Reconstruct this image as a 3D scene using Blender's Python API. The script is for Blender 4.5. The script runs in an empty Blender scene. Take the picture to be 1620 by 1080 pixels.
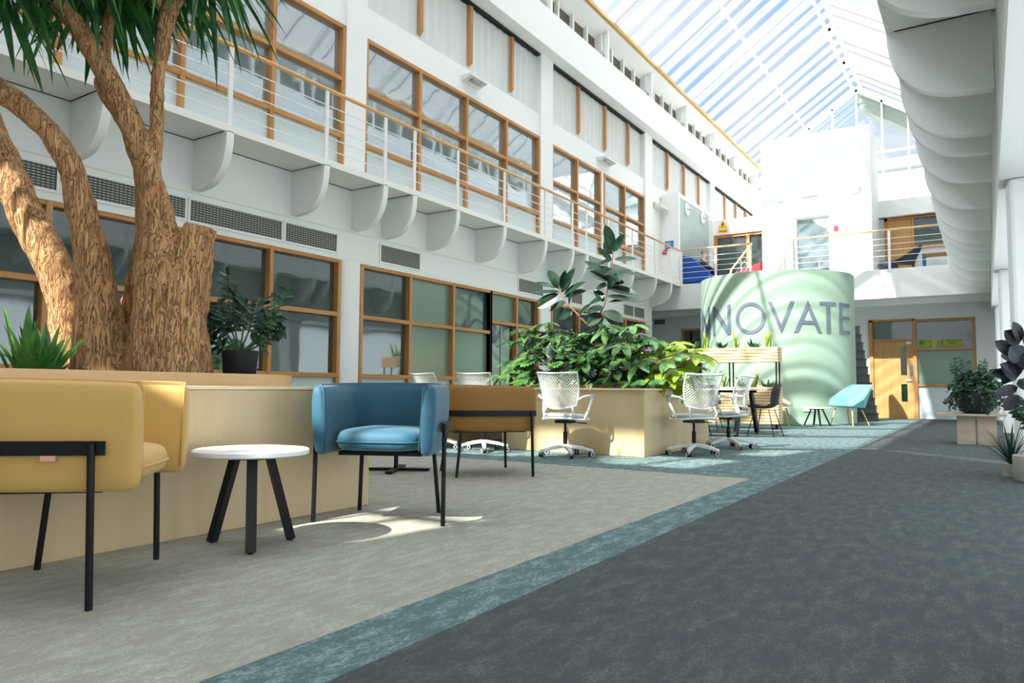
import bpy, math, random
from mathutils import Vector, Matrix, noise as mnoise
sc = bpy.context.scene
COL = sc.collection
R = math.radians
PI = math.pi
# ------------------------------------------------------------------ camera
H = 0.74
F_PX = 1152.8438
YAW, PITCH, ROLL = R(33.0551), R(3.6818), R(0.3912)
def cam_axes():
    cy, sy = math.cos(YAW), math.sin(YAW)
    f0, r0, u0 = Vector((-sy, cy, 0)), Vector((cy, sy, 0)), Vector((0, 0, 1))
    cp, sp = math.cos(PITCH), math.sin(PITCH)
    f = f0 * cp + u0 * sp; u = u0 * cp - f0 * sp
    cr, sr = math.cos(ROLL), math.sin(ROLL)
    return r0 * cr + u * sr, u * cr - r0 * sr, f
CR, CU, CF = cam_axes()
cd = bpy.data.cameras.new('camera'); cam = bpy.data.objects.new('camera', cd); COL.objects.link(cam)
cd.sensor_width = 36; cd.lens = F_PX / 1620 * 36; cd.clip_start = 0.02; cd.clip_end = 400
cam.matrix_world = Matrix((( CR.x, CU.x, -CF.x, 0), (CR.y, CU.y, -CF.y, 0), (CR.z, CU.z, -CF.z, H), (0, 0, 0, 1)))
sc.camera = cam
def at(px, py, depth):
    """measured point of the photograph at a given distance into the room"""
    return Vector((0, 0, H)) + CF * depth + CR * ((px - 810) / F_PX * depth) - CU * ((py - 540) / F_PX * depth)
# ------------------------------------------------------------------ light
sc.view_settings.view_transform = 'Standard'; sc.view_settings.look = 'None'
sc.view_settings.gamma = 1; sc.view_settings.use_curve_mapping = False
sc.view_settings.exposure = 0.78
BLIND_FILL = 62
SUN_DIR = Vector((0.20, 1.0, -0.92)).normalized()
sd = bpy.data.lights.new('sun', 'SUN'); sun = bpy.data.objects.new('sun', sd); COL.objects.link(sun)
sd.energy = 7.6; sd.angle = R(0.55); sd.color = (1.0, 0.94, 0.85)
sun.rotation_euler = (-SUN_DIR).to_track_quat('Z', 'Y').to_euler(); sun.location = (-8, -10, 20)
w = bpy.data.worlds.new('sky'); sc.world = w; w.use_nodes = True
nt = w.node_tree; nt.nodes.clear()
def N(nt, t, **k):
    n = nt.nodes.new(t)
    for a, b in k.items(): setattr(n, a, b)
    return n
tc = N(nt, 'ShaderNodeTexCoord'); mp = N(nt, 'ShaderNodeMapping'); mp.inputs['Scale'].default_value = (1.6, 1.6, 3.2)
ns = N(nt, 'ShaderNodeTexNoise'); ns.inputs['Scale'].default_value = 1.7; ns.inputs['Detail'].default_value = 5; ns.inputs['Roughness'].default_value = 0.55
rp = N(nt, 'ShaderNodeValToRGB')
rp.color_ramp.elements[0].position = 0.46; rp.color_ramp.elements[0].color = (0.52, 0.72, 1.0, 1)
rp.color_ramp.elements[1].position = 0.62; rp.color_ramp.elements[1].color = (0.98, 0.99, 1.0, 1)
bg = N(nt, 'ShaderNodeBackground')
dt = N(nt, 'ShaderNodeVectorMath', operation='DOT_PRODUCT'); dt.inputs[1].default_value = tuple(-SUN_DIR)
gm = N(nt, 'ShaderNodeMapRange'); gm.inputs['From Min'].default_value = -0.25; gm.inputs['From Max'].default_value = 0.95; gm.inputs['To Min'].default_value = 0.55; gm.inputs['To Max'].default_value = 3.2
ow = N(nt, 'ShaderNodeOutputWorld')
L = nt.links.new
L(tc.outputs['Generated'], mp.inputs[0]); L(mp.outputs[0], ns.inputs['Vector']); L(ns.outputs['Fac'], rp.inputs[0])
L(tc.outputs['Generated'], dt.inputs[0]); L(dt.outputs['Value'], gm.inputs['Value']); L(gm.outputs[0], bg.inputs['Strength']); cm = N(nt, 'ShaderNodeMapRange'); cm.inputs['From Min'].default_value = 0.6; cm.inputs['From Max'].default_value = 2.6; L(gm.outputs[0], cm.inputs['Value'])
cx = N(nt, 'ShaderNodeMix', data_type='RGBA'); cx.inputs['B'].default_value = (1.0, 0.985, 0.95, 1); L(cm.outputs[0], cx.inputs['Factor']); L(rp.outputs[0], cx.inputs['A']); L(cx.outputs['Result'], bg.inputs[0]); L(bg.outputs[0], ow.inputs[0])
cy = getattr(sc, 'cycles', None)
if cy:
    cy.max_bounces = 7; cy.diffuse_bounces = 4; cy.glossy_bounces = 3; cy.transparent_max_bounces = 16; cy.transmission_bounces = 4
    cy.sample_clamp_indirect = 6; cy.caustics_reflective = False; cy.caustics_refractive = False
    cy.use_denoising = True
# ------------------------------------------------------------------ materials
def s2l(c): return tuple(((x / 255) / 12.92 if x / 255 <= 0.04045 else ((x / 255 + 0.055) / 1.055) ** 2.4) for x in c)
def newmat(name):
    m = bpy.data.materials.new(name); m.use_nodes = True; nt = m.node_tree
    return m, nt, nt.nodes['Principled BSDF'], nt.links.new
def coords(nt, scale=(1, 1, 1), rot=(0, 0, 0), kind='Object'):
    a = N(nt, 'ShaderNodeTexCoord'); b = N(nt, 'ShaderNodeMapping'); b.inputs['Scale'].default_value = scale; b.inputs['Rotation'].default_value = rot
    nt.links.new(a.outputs[kind], b.inputs[0]); return b.outputs[0]
def plain(name, rgb, rough=0.5, metal=0.0, var=0.06, vs=3.0, spec=0.5, bump=0.0, bs=60, sheen=0.0):
    """even colour with a little procedural wear"""
    m, nt, p, L = newmat(name)
    c = s2l(rgb)
    v = coords(nt); n = N(nt, 'ShaderNodeTexNoise'); n.inputs['Scale'].default_value = vs; n.inputs['Detail'].default_value = 4
    L(v, n.inputs['Vector'])
    mx = N(nt, 'ShaderNodeMix', data_type='RGBA')
    mx.inputs['A'].default_value = (*[x * (1 - var) for x in c], 1); mx.inputs['B'].default_value = (*[min(1, x * (1 + var)) for x in c], 1)
    L(n.outputs['Fac'], mx.inputs['Factor']); L(mx.outputs['Result'], p.inputs['Base Color'])
    p.inputs['Roughness'].default_value = rough; p.inputs['Metallic'].default_value = metal; p.inputs['Specular IOR Level'].default_value = spec
    if sheen: p.inputs['Sheen Weight'].default_value = sheen
    if bump:
        n2 = N(nt, 'ShaderNodeTexNoise'); n2.inputs['Scale'].default_value = bs; n2.inputs['Detail'].default_value = 3; L(v, n2.inputs['Vector'])
        b = N(nt, 'ShaderNodeBump'); b.inputs['Strength'].default_value = bump; b.inputs['Distance'].default_value = 0.01
        L(n2.outputs['Fac'], b.inputs['Height']); L(b.outputs[0], p.inputs['Normal'])
    return m
def wood(name, light, dark, axis=1, scale=6.0, rough=0.45, stretch=14):
    m, nt, p, L = newmat(name)
    s = [scale * stretch ** 0.5] * 3; s[axis] = scale / stretch ** 0.5
    v = coords(nt, tuple(s))
    n = N(nt, 'ShaderNodeTexNoise'); n.inputs['Scale'].default_value = 1.0; n.inputs['Detail'].default_value = 6; n.inputs['Roughness'].default_value = 0.6; n.inputs['Distortion'].default_value = 0.6
    L(v, n.inputs['Vector'])
    r = N(nt, 'ShaderNodeValToRGB'); r.color_ramp.elements[0].position = 0.3; r.color_ramp.elements[1].position = 0.7
    r.color_ramp.elements[0].color = (*s2l(dark), 1); r.color_ramp.elements[1].color = (*s2l(light), 1)
    L(n.outputs['Fac'], r.inputs[0]); L(r.outputs[0], p.inputs['Base Color']); p.inputs['Roughness'].default_value = rough
    return m
def carpet(name, base, fleck, amount=0.55, dark=None):
    m, nt, p, L = newmat(name)
    v = coords(nt, (13, 4.5, 1)); n = N(nt, 'ShaderNodeTexNoise'); n.inputs['Scale'].default_value = 1.3; n.inputs['Detail'].default_value = 8; n.inputs['Roughness'].default_value = 0.72
    L(v, n.inputs['Vector'])
    v2 = coords(nt, (55, 200, 1)); n2 = N(nt, 'ShaderNodeTexNoise'); n2.inputs['Scale'].default_value = 1.0; n2.inputs['Detail'].default_value = 3
    L(v2, n2.inputs['Vector'])
    v3 = coords(nt, (200, 40, 1)); n3 = N(nt, 'ShaderNodeTexNoise'); n3.inputs['Scale'].default_value = 1.0; n3.inputs['Detail'].default_value = 2
    L(v3, n3.inputs['Vector'])
    ad = N(nt, 'ShaderNodeMath', operation='ADD'); L(n2.outputs['Fac'], ad.inputs[0]); L(n3.outputs['Fac'], ad.inputs[1])
    ml = N(nt, 'ShaderNodeMath', operation='MULTIPLY'); L(ad.outputs[0], ml.inputs[0]); L(n.outputs['Fac'], ml.inputs[1])
    r = N(nt, 'ShaderNodeValToRGB'); r.color_ramp.elements[0].position = 0.46; r.color_ramp.elements[1].position = 0.46 + 0.28
    r.color_ramp.elements[0].color = (0, 0, 0, 1); r.color_ramp.elements[1].color = (amount, amount, amount, 1)
    L(ml.outputs[0], r.inputs[0])
    mx = N(nt, 'ShaderNodeMix', data_type='RGBA'); mx.inputs['A'].default_value = (*s2l(base), 1); mx.inputs['B'].default_value = (*s2l(fleck), 1)
    L(r.outputs[0], mx.inputs['Factor']); L(mx.outputs['Result'], p.inputs['Base Color'])
    p.inputs['Roughness'].default_value = 0.95; p.inputs['Specular IOR Level'].default_value = 0.1
    b = N(nt, 'ShaderNodeBump'); b.inputs['Strength'].default_value = 0.35; b.inputs['Distance'].default_value = 0.004
    L(ad.outputs[0], b.inputs['Height']); L(b.outputs[0], p.inputs['Normal'])
    return m
def bark(name):
    m, nt, p, L = newmat(name)
    v = coords(nt, (16, 16, 3.2)); n = N(nt, 'ShaderNodeTexNoise'); n.inputs['Scale'].default_value = 1.0; n.inputs['Detail'].default_value = 8; n.inputs['Roughness'].default_value = 0.65; n.inputs['Distortion'].default_value = 1.2
    L(v, n.inputs['Vector'])
    v2 = coords(nt, (32, 32, 5)); n2 = N(nt, 'ShaderNodeTexNoise'); n2.inputs['Scale'].default_value = 1.0; n2.inputs['Detail'].default_value = 4; n2.inputs['Roughness'].default_value = 0.5; n2.inputs['Distortion'].default_value = 1.6; L(v2, n2.inputs['Vector'])
    sb_ = N(nt, 'ShaderNodeMath', operation='SUBTRACT'); sb_.inputs[1].default_value = 0.5; L(n2.outputs['Fac'], sb_.inputs[0])
    ab_ = N(nt, 'ShaderNodeMath', operation='ABSOLUTE'); L(sb_.outputs[0], ab_.inputs[0])
    r = N(nt, 'ShaderNodeValToRGB'); r.color_ramp.elements[0].position = 0.0; r.color_ramp.elements[1].position = 0.055
    r.color_ramp.elements[0].color = (0.38, 0.35, 0.33, 1); r.color_ramp.elements[1].color = (1, 1, 1, 1)
    L(ab_.outputs[0], r.inputs[0])
    c = N(nt, 'ShaderNodeValToRGB'); c.color_ramp.elements[0].position = 0.3; c.color_ramp.elements[1].position = 0.72
    c.color_ramp.elements[0].color = (*s2l((176, 126, 84)), 1); c.color_ramp.elements[1].color = (*s2l((234, 188, 138)), 1)
    L(n.outputs['Fac'], c.inputs[0])
    mx = N(nt, 'ShaderNodeMix', data_type='RGBA', blend_type='MULTIPLY'); mx.inputs['Factor'].default_value = 1
    L(c.outputs[0], mx.inputs['A']); L(r.outputs[0], mx.inputs['B']); L(mx.outputs['Result'], p.inputs['Base Color'])
    p.inputs['Roughness'].default_value = 0.85; p.inputs['Specular IOR Level'].default_value = 0.2
    ad = N(nt, 'ShaderNodeMath', operation='MULTIPLY_ADD'); L(r.outputs[0], ad.inputs[0]); ad.inputs[1].default_value = 1.0; L(n.outputs['Fac'], ad.inputs[2])
    b = N(nt, 'ShaderNodeBump'); b.inputs['Strength'].default_value = 0.9; b.inputs['Distance'].default_value = 0.012
    L(ad.outputs[0], b.inputs['Height']); L(b.outputs[0], p.inputs['Normal'])
    return m
def leafmat(name, a, b, rough=0.35, trans=0.25):
    m, nt, p, L = newmat(name)
    v = coords(nt, (5, 5, 5)); n = N(nt, 'ShaderNodeTexNoise'); n.inputs['Scale'].default_value = 1.4; n.inputs['Detail'].default_value = 2
    L(v, n.inputs['Vector'])
    r = N(nt, 'ShaderNodeValToRGB'); r.color_ramp.elements[0].position = 0.35; r.color_ramp.elements[1].position = 0.65
    r.color_ramp.elements[0].color = (*s2l(a), 1); r.color_ramp.elements[1].color = (*s2l(b), 1)
    L(n.outputs['Fac'], r.inputs[0]); L(r.outputs[0], p.inputs['Base Color']); p.inputs['Roughness'].default_value = rough
    t = N(nt, 'ShaderNodeBsdfTranslucent'); L(r.outputs[0], t.inputs[0]); x = N(nt, 'ShaderNodeMixShader'); x.inputs[0].default_value = trans
    o = nt.nodes['Material Output']; L(p.outputs[0], x.inputs[1]); L(t.outputs[0], x.inputs[2]); L(x.outputs[0], o.inputs[0])
    return m
def darkglass(name, base, tint, refl=0.3, rough=0.03):
    """reflective office glazing with a dim room behind it"""
    m, nt, p, L = newmat(name)
    v = coords(nt, (0.35, 0.35, 0.9)); n = N(nt, 'ShaderNodeTexNoise'); n.inputs['Scale'].default_value = 1.2; n.inputs['Detail'].default_value = 2
    L(v, n.inputs['Vector'])
    mx = N(nt, 'ShaderNodeMix', data_type='RGBA'); mx.inputs['A'].default_value = (*s2l(base), 1); mx.inputs['B'].default_value = (*s2l(tint), 1)
    L(n.outputs['Fac'], mx.inputs['Factor'])
    d = N(nt, 'ShaderNodeBsdfDiffuse'); L(mx.outputs['Result'], d.inputs[0])
    g = N(nt, 'ShaderNodeBsdfGlossy'); g.inputs['Roughness'].default_value = rough; g.inputs[0].default_value = (0.9, 0.96, 1.0, 1)
    wv = N(nt, 'ShaderNodeTexNoise'); wv.inputs['Scale'].default_value = 1.6; wv.inputs['Detail'].default_value = 1; L(coords(nt), wv.inputs['Vector'])
    b = N(nt, 'ShaderNodeBump'); b.inputs['Strength'].default_value = 0.12; b.inputs['Distance'].default_value = 0.03; L(wv.outputs['Fac'], b.inputs['Height']); L(b.outputs[0], g.inputs['Normal'])
    x = N(nt, 'ShaderNodeMixShader'); x.inputs[0].default_value = refl
    L(d.outputs[0], x.inputs[1]); L(g.outputs[0], x.inputs[2]); L(x.outputs[0], nt.nodes['Material Output'].inputs[0])
    nt.nodes.remove(p); return m
def clearglass(name, tint=(0.93, 0.97, 0.97), refl=0.08, frost=None):
    m, nt, p, L = newmat(name); nt.nodes.remove(p)
    t = N(nt, 'ShaderNodeBsdfTransparent'); t.inputs[0].default_value = (*tint, 1)
    g = N(nt, 'ShaderNodeBsdfGlossy'); g.inputs['Roughness'].default_value = 0.03
    x = N(nt, 'ShaderNodeMixShader'); x.inputs[0].default_value = refl; L(t.outputs[0], x.inputs[1]); L(g.outputs[0], x.inputs[2])
    out = x
    if frost:   # film that is dense at the top of the pane and clears towards the floor
        z0, z1, col = frost
        sp = N(nt, 'ShaderNodeSeparateXYZ'); L(coords(nt), sp.inputs[0])
        mr = N(nt, 'ShaderNodeMapRange'); mr.inputs['From Min'].default_value = z0; mr.inputs['From Max'].default_value = z1; mr.inputs['To Min'].default_value = 0.25; mr.inputs['To Max'].default_value = 0.96
        L(sp.outputs['Z'], mr.inputs['Value'])
        d = N(nt, 'ShaderNodeBsdfDiffuse'); d.inputs[0].default_value = (*s2l(col), 1)
        y = N(nt, 'ShaderNodeMixShader'); L(mr.outputs[0], y.inputs[0]); L(x.outputs[0], y.inputs[1]); L(d.outputs[0], y.inputs[2]); out = y
    L(out.outputs[0], nt.nodes['Material Output'].inputs[0]); return m
def roofglass(name, white, period, duty, tint=(0.90, 0.95, 1.0), trans=0.42):
    """glazing with white translucent strips running up the slope"""
    m, nt, p, L = newmat(name); nt.nodes.remove(p)
    sp = N(nt, 'ShaderNodeSeparateXYZ'); L(coords(nt), sp.inputs[0])
    n = N(nt, 'ShaderNodeTexNoise'); n.inputs['Scale'].default_value = 0.5; n.inputs['Detail'].default_value = 3; L(coords(nt, (1, 4, 1)), n.inputs['Vector'])
    a = N(nt, 'ShaderNodeMath', operation='MULTIPLY_ADD'); a.inputs[1].default_value = 2 * PI / period; L(sp.outputs['Y'], a.inputs[0])
    k = N(nt, 'ShaderNodeMath', operation='MULTIPLY'); k.inputs[1].default_value = 2.2; L(n.outputs['Fac'], k.inputs[0]); L(k.outputs[0], a.inputs[2])
    s = N(nt, 'ShaderNodeMath', operation='SINE'); L(a.outputs[0], s.inputs[0])
    mr = N(nt, 'ShaderNodeMapRange'); mr.inputs['From Min'].default_value = duty - 0.45; mr.inputs['From Max'].default_value = duty + 0.45; mr.inputs['To Min'].default_value = white[0]; mr.inputs['To Max'].default_value = white[1]
    L(s.outputs[0], mr.inputs['Value'])
    t = N(nt, 'ShaderNodeBsdfTransparent'); t.inputs[0].default_value = (*tint, 1)
    tl = N(nt, 'ShaderNodeBsdfTranslucent'); tl.inputs[0].default_value = (*[sc_ * trans for sc_ in (0.98, 0.99, 1.0)], 1)
    df = N(nt, 'ShaderNodeBsdfDiffuse'); df.inputs[0].default_value = (0.85, 0.87, 0.87, 1)
    y = N(nt, 'ShaderNodeMixShader'); y.inputs[0].default_value = 0.4; L(tl.outputs[0], y.inputs[1]); L(df.outputs[0], y.inputs[2])
    x = N(nt, 'ShaderNodeMixShader'); L(mr.outputs[0], x.inputs[0]); L(t.outputs[0], x.inputs[1]); L(y.outputs[0], x.inputs[2])
    L(x.outputs[0], nt.nodes['Material Output'].inputs[0]); return m
def vented(name):
    """expanded metal mesh in front of a dark duct"""
    m, nt, p, L = newmat(name)
    v = coords(nt, (1, 1, 1))
    sp = N(nt, 'ShaderNodeSeparateXYZ'); L(v, sp.inputs[0])
    a = N(nt, 'ShaderNodeMath', operation='MULTIPLY'); a.inputs[1].default_value = 210; L(sp.outputs['Z'], a.inputs[0])
    ad = N(nt, 'ShaderNodeMath', operation='ADD'); L(sp.outputs['Y'], ad.inputs[0]); L(sp.outputs['X'], ad.inputs[1])
    b = N(nt, 'ShaderNodeMath', operation='MULTIPLY'); b.inputs[1].default_value = 130; L(ad.outputs[0], b.inputs[0])
    s1 = N(nt, 'ShaderNodeMath', operation='SINE'); L(a.outputs[0], s1.inputs[0]); s2 = N(nt, 'ShaderNodeMath', operation='SINE'); L(b.outputs[0], s2.inputs[0])
    mu = N(nt, 'ShaderNodeMath', operation='MULTIPLY'); L(s1.outputs[0], mu.inputs[0]); L(s2.outputs[0], mu.inputs[1])
    sm = N(nt, 'ShaderNodeMath', operation='MULTIPLY_ADD'); L(mu.outputs[0], sm.inputs[0]); sm.inputs[1].default_value = 0.6; L(s1.outputs[0], sm.inputs[2])
    r = N(nt, 'ShaderNodeValToRGB'); r.color_ramp.elements[0].position = 0.35; r.color_ramp.elements[1].position = 0.6
    r.color_ramp.elements[0].color = (*s2l((60, 64, 60)), 1); r.color_ramp.elements[1].color = (*s2l((180, 184, 178)), 1)
    L(sm.outputs[0], r.inputs[0]); L(r.outputs[0], p.inputs['Base Color']); p.inputs['Roughness'].default_value = 0.6
    return m
M = {}
M['white'] = plain('white_paint', (242, 244, 243), 0.75, var=0.015, vs=0.8)
M['white_metal'] = plain('white_metal', (240, 241, 240), 0.4, var=0.02)
M['ceil'] = plain('soffit_paint', (240, 241, 235), 0.8, var=0.02, vs=0.6)
M['curtain'] = plain('pleated_blind', (222, 225, 223), 0.85, var=0.04, vs=2)
def blindmat():
    m, nt, p, L = newmat('daylit_blind'); p.inputs['Base Color'].default_value = (.82, .84, .84, 1); p.inputs['Roughness'].default_value = .9
    t = N(nt, 'ShaderNodeBsdfTranslucent'); t.inputs[0].default_value = (.9, .92, .93, 1); n = N(nt, 'ShaderNodeTexNoise'); n.inputs['Scale'].default_value = 3; L(coords(nt, (1, 8, .3)), n.inputs['Vector'])
    mr = N(nt, 'ShaderNodeMapRange'); mr.inputs['To Min'].default_value = .5; mr.inputs['To Max'].default_value = .8; L(n.outputs['Fac'], mr.inputs['Value'])
    x = N(nt, 'ShaderNodeMixShader'); L(mr.outputs[0], x.inputs[0]); L(p.outputs[0], x.inputs[1]); L(t.outputs[0], x.inputs[2]); L(x.outputs[0], nt.nodes['Material Output'].inputs[0]); return m
M['blind'] = blindmat()
M['gap'] = plain('shadow_gap', (20, 20, 22), 0.8)
M['oak'] = wood('oak_frame', (205, 150, 88), (172, 116, 60), axis=1, scale=5)
M['oakz'] = wood('oak_upright', (208, 154, 92), (176, 120, 64), axis=2, scale=5)
M['rail'] = wood('rail_wood', (226, 178, 118), (205, 154, 94), axis=1, scale=4, rough=0.35)
M['railx'] = wood('rail_wood_across', (236, 206, 160), (220, 184, 134), axis=0, scale=4, rough=0.35)
M['doorwood'] = wood('door_veneer', (206, 160, 100), (186, 138, 80), axis=2, scale=4)
M['ply'] = wood('birch_ply', (214, 192, 154), (200, 174, 132), axis=2, scale=1.6, stretch=5)
M['plyx'] = wood('birch_ply_long', (222, 186, 140), (206, 166, 118), axis=1, scale=2)
M['plyedge'] = wood('ply_edge', (244, 226, 196), (232, 208, 172), axis=0, scale=3)
M['slat'] = wood('pine_slats', (244, 212, 164), (228, 188, 136), axis=0, scale=5)
M['beige'] = carpet('beige_carpet', (156, 155, 144), (202, 206, 198), 0.6)
M['teal_carpet'] = carpet('teal_carpet', (88, 110, 110), (172, 190, 192), 0.7)
M['dark_carpet'] = carpet('charcoal_carpet', (74, 80, 83), (122, 128, 122), 0.5)
M['bark'] = bark('bark')
M['mustard'] = plain('mustard_fabric', (210, 168, 92), 0.62, var=0.05, vs=6, bump=0.10, bs=260, sheen=0.2)
M['olive'] = plain('ochre_fabric', (150, 108, 46), 0.65, var=0.05, vs=6, bump=0.10, bs=260)  # darker copy of the mustard, shade put into the fabric colour
M['bluef'] = plain('petrol_fabric', (36, 94, 118), 0.62, var=0.05, vs=6, bump=0.10, bs=260, sheen=0.2)
M['black'] = plain('black_metal', (13, 14, 18), 0.45, var=0.05, spec=0.3)
M['chrome'] = plain('brushed_metal', (170, 172, 172), 0.3, metal=0.9)
M['plastic_w'] = plain('pale_plastic', (222, 226, 222), 0.45, var=0.02)
M['plastic_k'] = plain('black_plastic', (17, 18, 22), 0.5)
M['seatpad'] = plain('grey_seat_fabric', (196, 202, 202), 0.75, var=0.03, bump=0.1, bs=300)
M['tyre'] = plain('caster_tyre', (34, 36, 40), 0.6)
M['drum'] = plain('sage_paint', (152, 178, 158), 0.7, var=0.02, vs=0.7)
M['letter'] = plain('grey_lettering', (98, 110, 122), 0.6, var=0.02)
M['tealf'] = plain('turquoise_fabric', (112, 178, 178), 0.7, var=0.03, bump=0.08, bs=250)
M['pinkf'] = plain('coral_fabric', (232, 170, 150), 0.7, var=0.03)
M['oakleg'] = wood('oak_leg', (222, 184, 130), (204, 160, 104), axis=2, scale=8)
M['step'] = plain('stair_carpet', (112, 114, 112), 0.9)
M['bluesofa'] = plain('blue_upholstery', (18, 74, 160), 0.7)
M['redf'] = plain('red_upholstery', (206, 50, 62), 0.7)
M['navy'] = plain('navy_upholstery', (28, 34, 52), 0.7)
M['stone'] = plain('stone_pot', (172, 172, 162), 0.8, bump=0.2, bs=80)
M['darkpot'] = plain('dark_pot', (28, 30, 34), 0.65, bump=0.1, bs=60)
M['soil'] = plain('soil', (58, 44, 34), 0.95, bump=0.5, bs=60)
M['yucca'] = leafmat('yucca_leaf', (28, 78, 40), (64, 124, 54), 0.35, 0.3)
M['bright'] = leafmat('bright_leaf', (60, 128, 58), (120, 176, 84), 0.4, 0.3)
M['rubber'] = leafmat('rubber_leaf', (14, 38, 30), (36, 72, 48), 0.4, 0.08)
M['umbrella'] = leafmat('umbrella_leaf', (36, 82, 40), (110, 150, 84), 0.28, 0.22)
M['lime'] = leafmat('lime_leaf', (120, 160, 50), (176, 196, 70), 0.4, 0.35)
M['zz'] = leafmat('dark_leaf', (20, 50, 40), (40, 84, 56), 0.28, 0.12)
M['burgundy'] = leafmat('blackish_leaf', (12, 15, 24), (28, 34, 46), 0.45, 0.03)
M['snake'] = leafmat('snake_leaf', (130, 160, 60), (196, 206, 96), 0.4, 0.15)
M['bench'] = wood('greyed_ply', (188, 174, 154), (172, 156, 134), axis=0, scale=3)  # ply greyed so the bench's shade sits in its colour
M['stem'] = plain('plant_stem', (128, 100, 72), 0.7)
M['stemg'] = plain('green_stem', (62, 92, 52), 0.6)
M['pane_low'] = darkglass('ground_floor_glass', (36, 48, 48), (62, 80, 76), 0.15)
M['pane_up'] = darkglass('upper_floor_glass', (96, 118, 128), (134, 154, 158), 0.42)
M['pane_frost'] = darkglass('frosted_glass', (104, 128, 112), (128, 150, 130), 0.12, 0.2)
M['pane_black'] = darkglass('dark_glass', (22, 24, 30), (40, 44, 52), 0.25)
M['pane_panel'] = plain('blank_panel', (212, 224, 226), 0.5, var=0.02)
M['clear'] = clearglass('clear_glass')
M['vision'] = clearglass('door_glass', (0.9, 0.95, 0.9), 0.12)
M['frost'] = clearglass('graded_film_glass', (0.9, 0.95, 0.92), 0.06, frost=(4.3, 5.9, (186, 208, 204)))
M['roofL'] = roofglass('striped_roof_glass', (0.0, 0.34), 0.75, 0.25, trans=0.5)
M['roofR'] = roofglass('shaded_roof_glass', (0.93, 0.99), 0.75, -0.4, trans=0.26)
M['vent'] = vented('vent_mesh')
M['lamp'] = plain('lamp_housing', (226, 228, 224), 0.5)
M['yellow'] = plain('yellow_sign', (240, 190, 30), 0.5, var=0.01)
M['bluesign'] = plain('blue_sign', (30, 130, 190), 0.5, var=0.01)
M['redsign'] = plain('red_point', (200, 40, 50), 0.5, var=0.01)
M['paper'] = plain('white_label', (240, 240, 240), 0.5, var=0.01)
M['skin'] = plain('skin', (222, 178, 150), 0.6, var=0.02)
M['hair'] = plain('grey_hair', (150, 142, 134), 0.8)
M['jumper'] = plain('black_jumper', (28, 30, 36), 0.85)
M['hills'] = leafmat('garden_leaf', (120, 150, 40), (196, 206, 90), 0.7, 0.2)  # green of the painted glass reflection and of the room wall
M['extwall'] = plain('outside_wall', (238, 238, 240), 0.8)
M['extroof'] = plain('outside_eaves', (150, 160, 150), 0.8)
M['goldtrim'] = wood('eaves_timber', (216, 172, 96), (186, 142, 74), axis=1, scale=3)
M['clutter'] = plain('clerestory_blind', (98, 88, 76), 0.8, var=0.5, vs=9)
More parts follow.
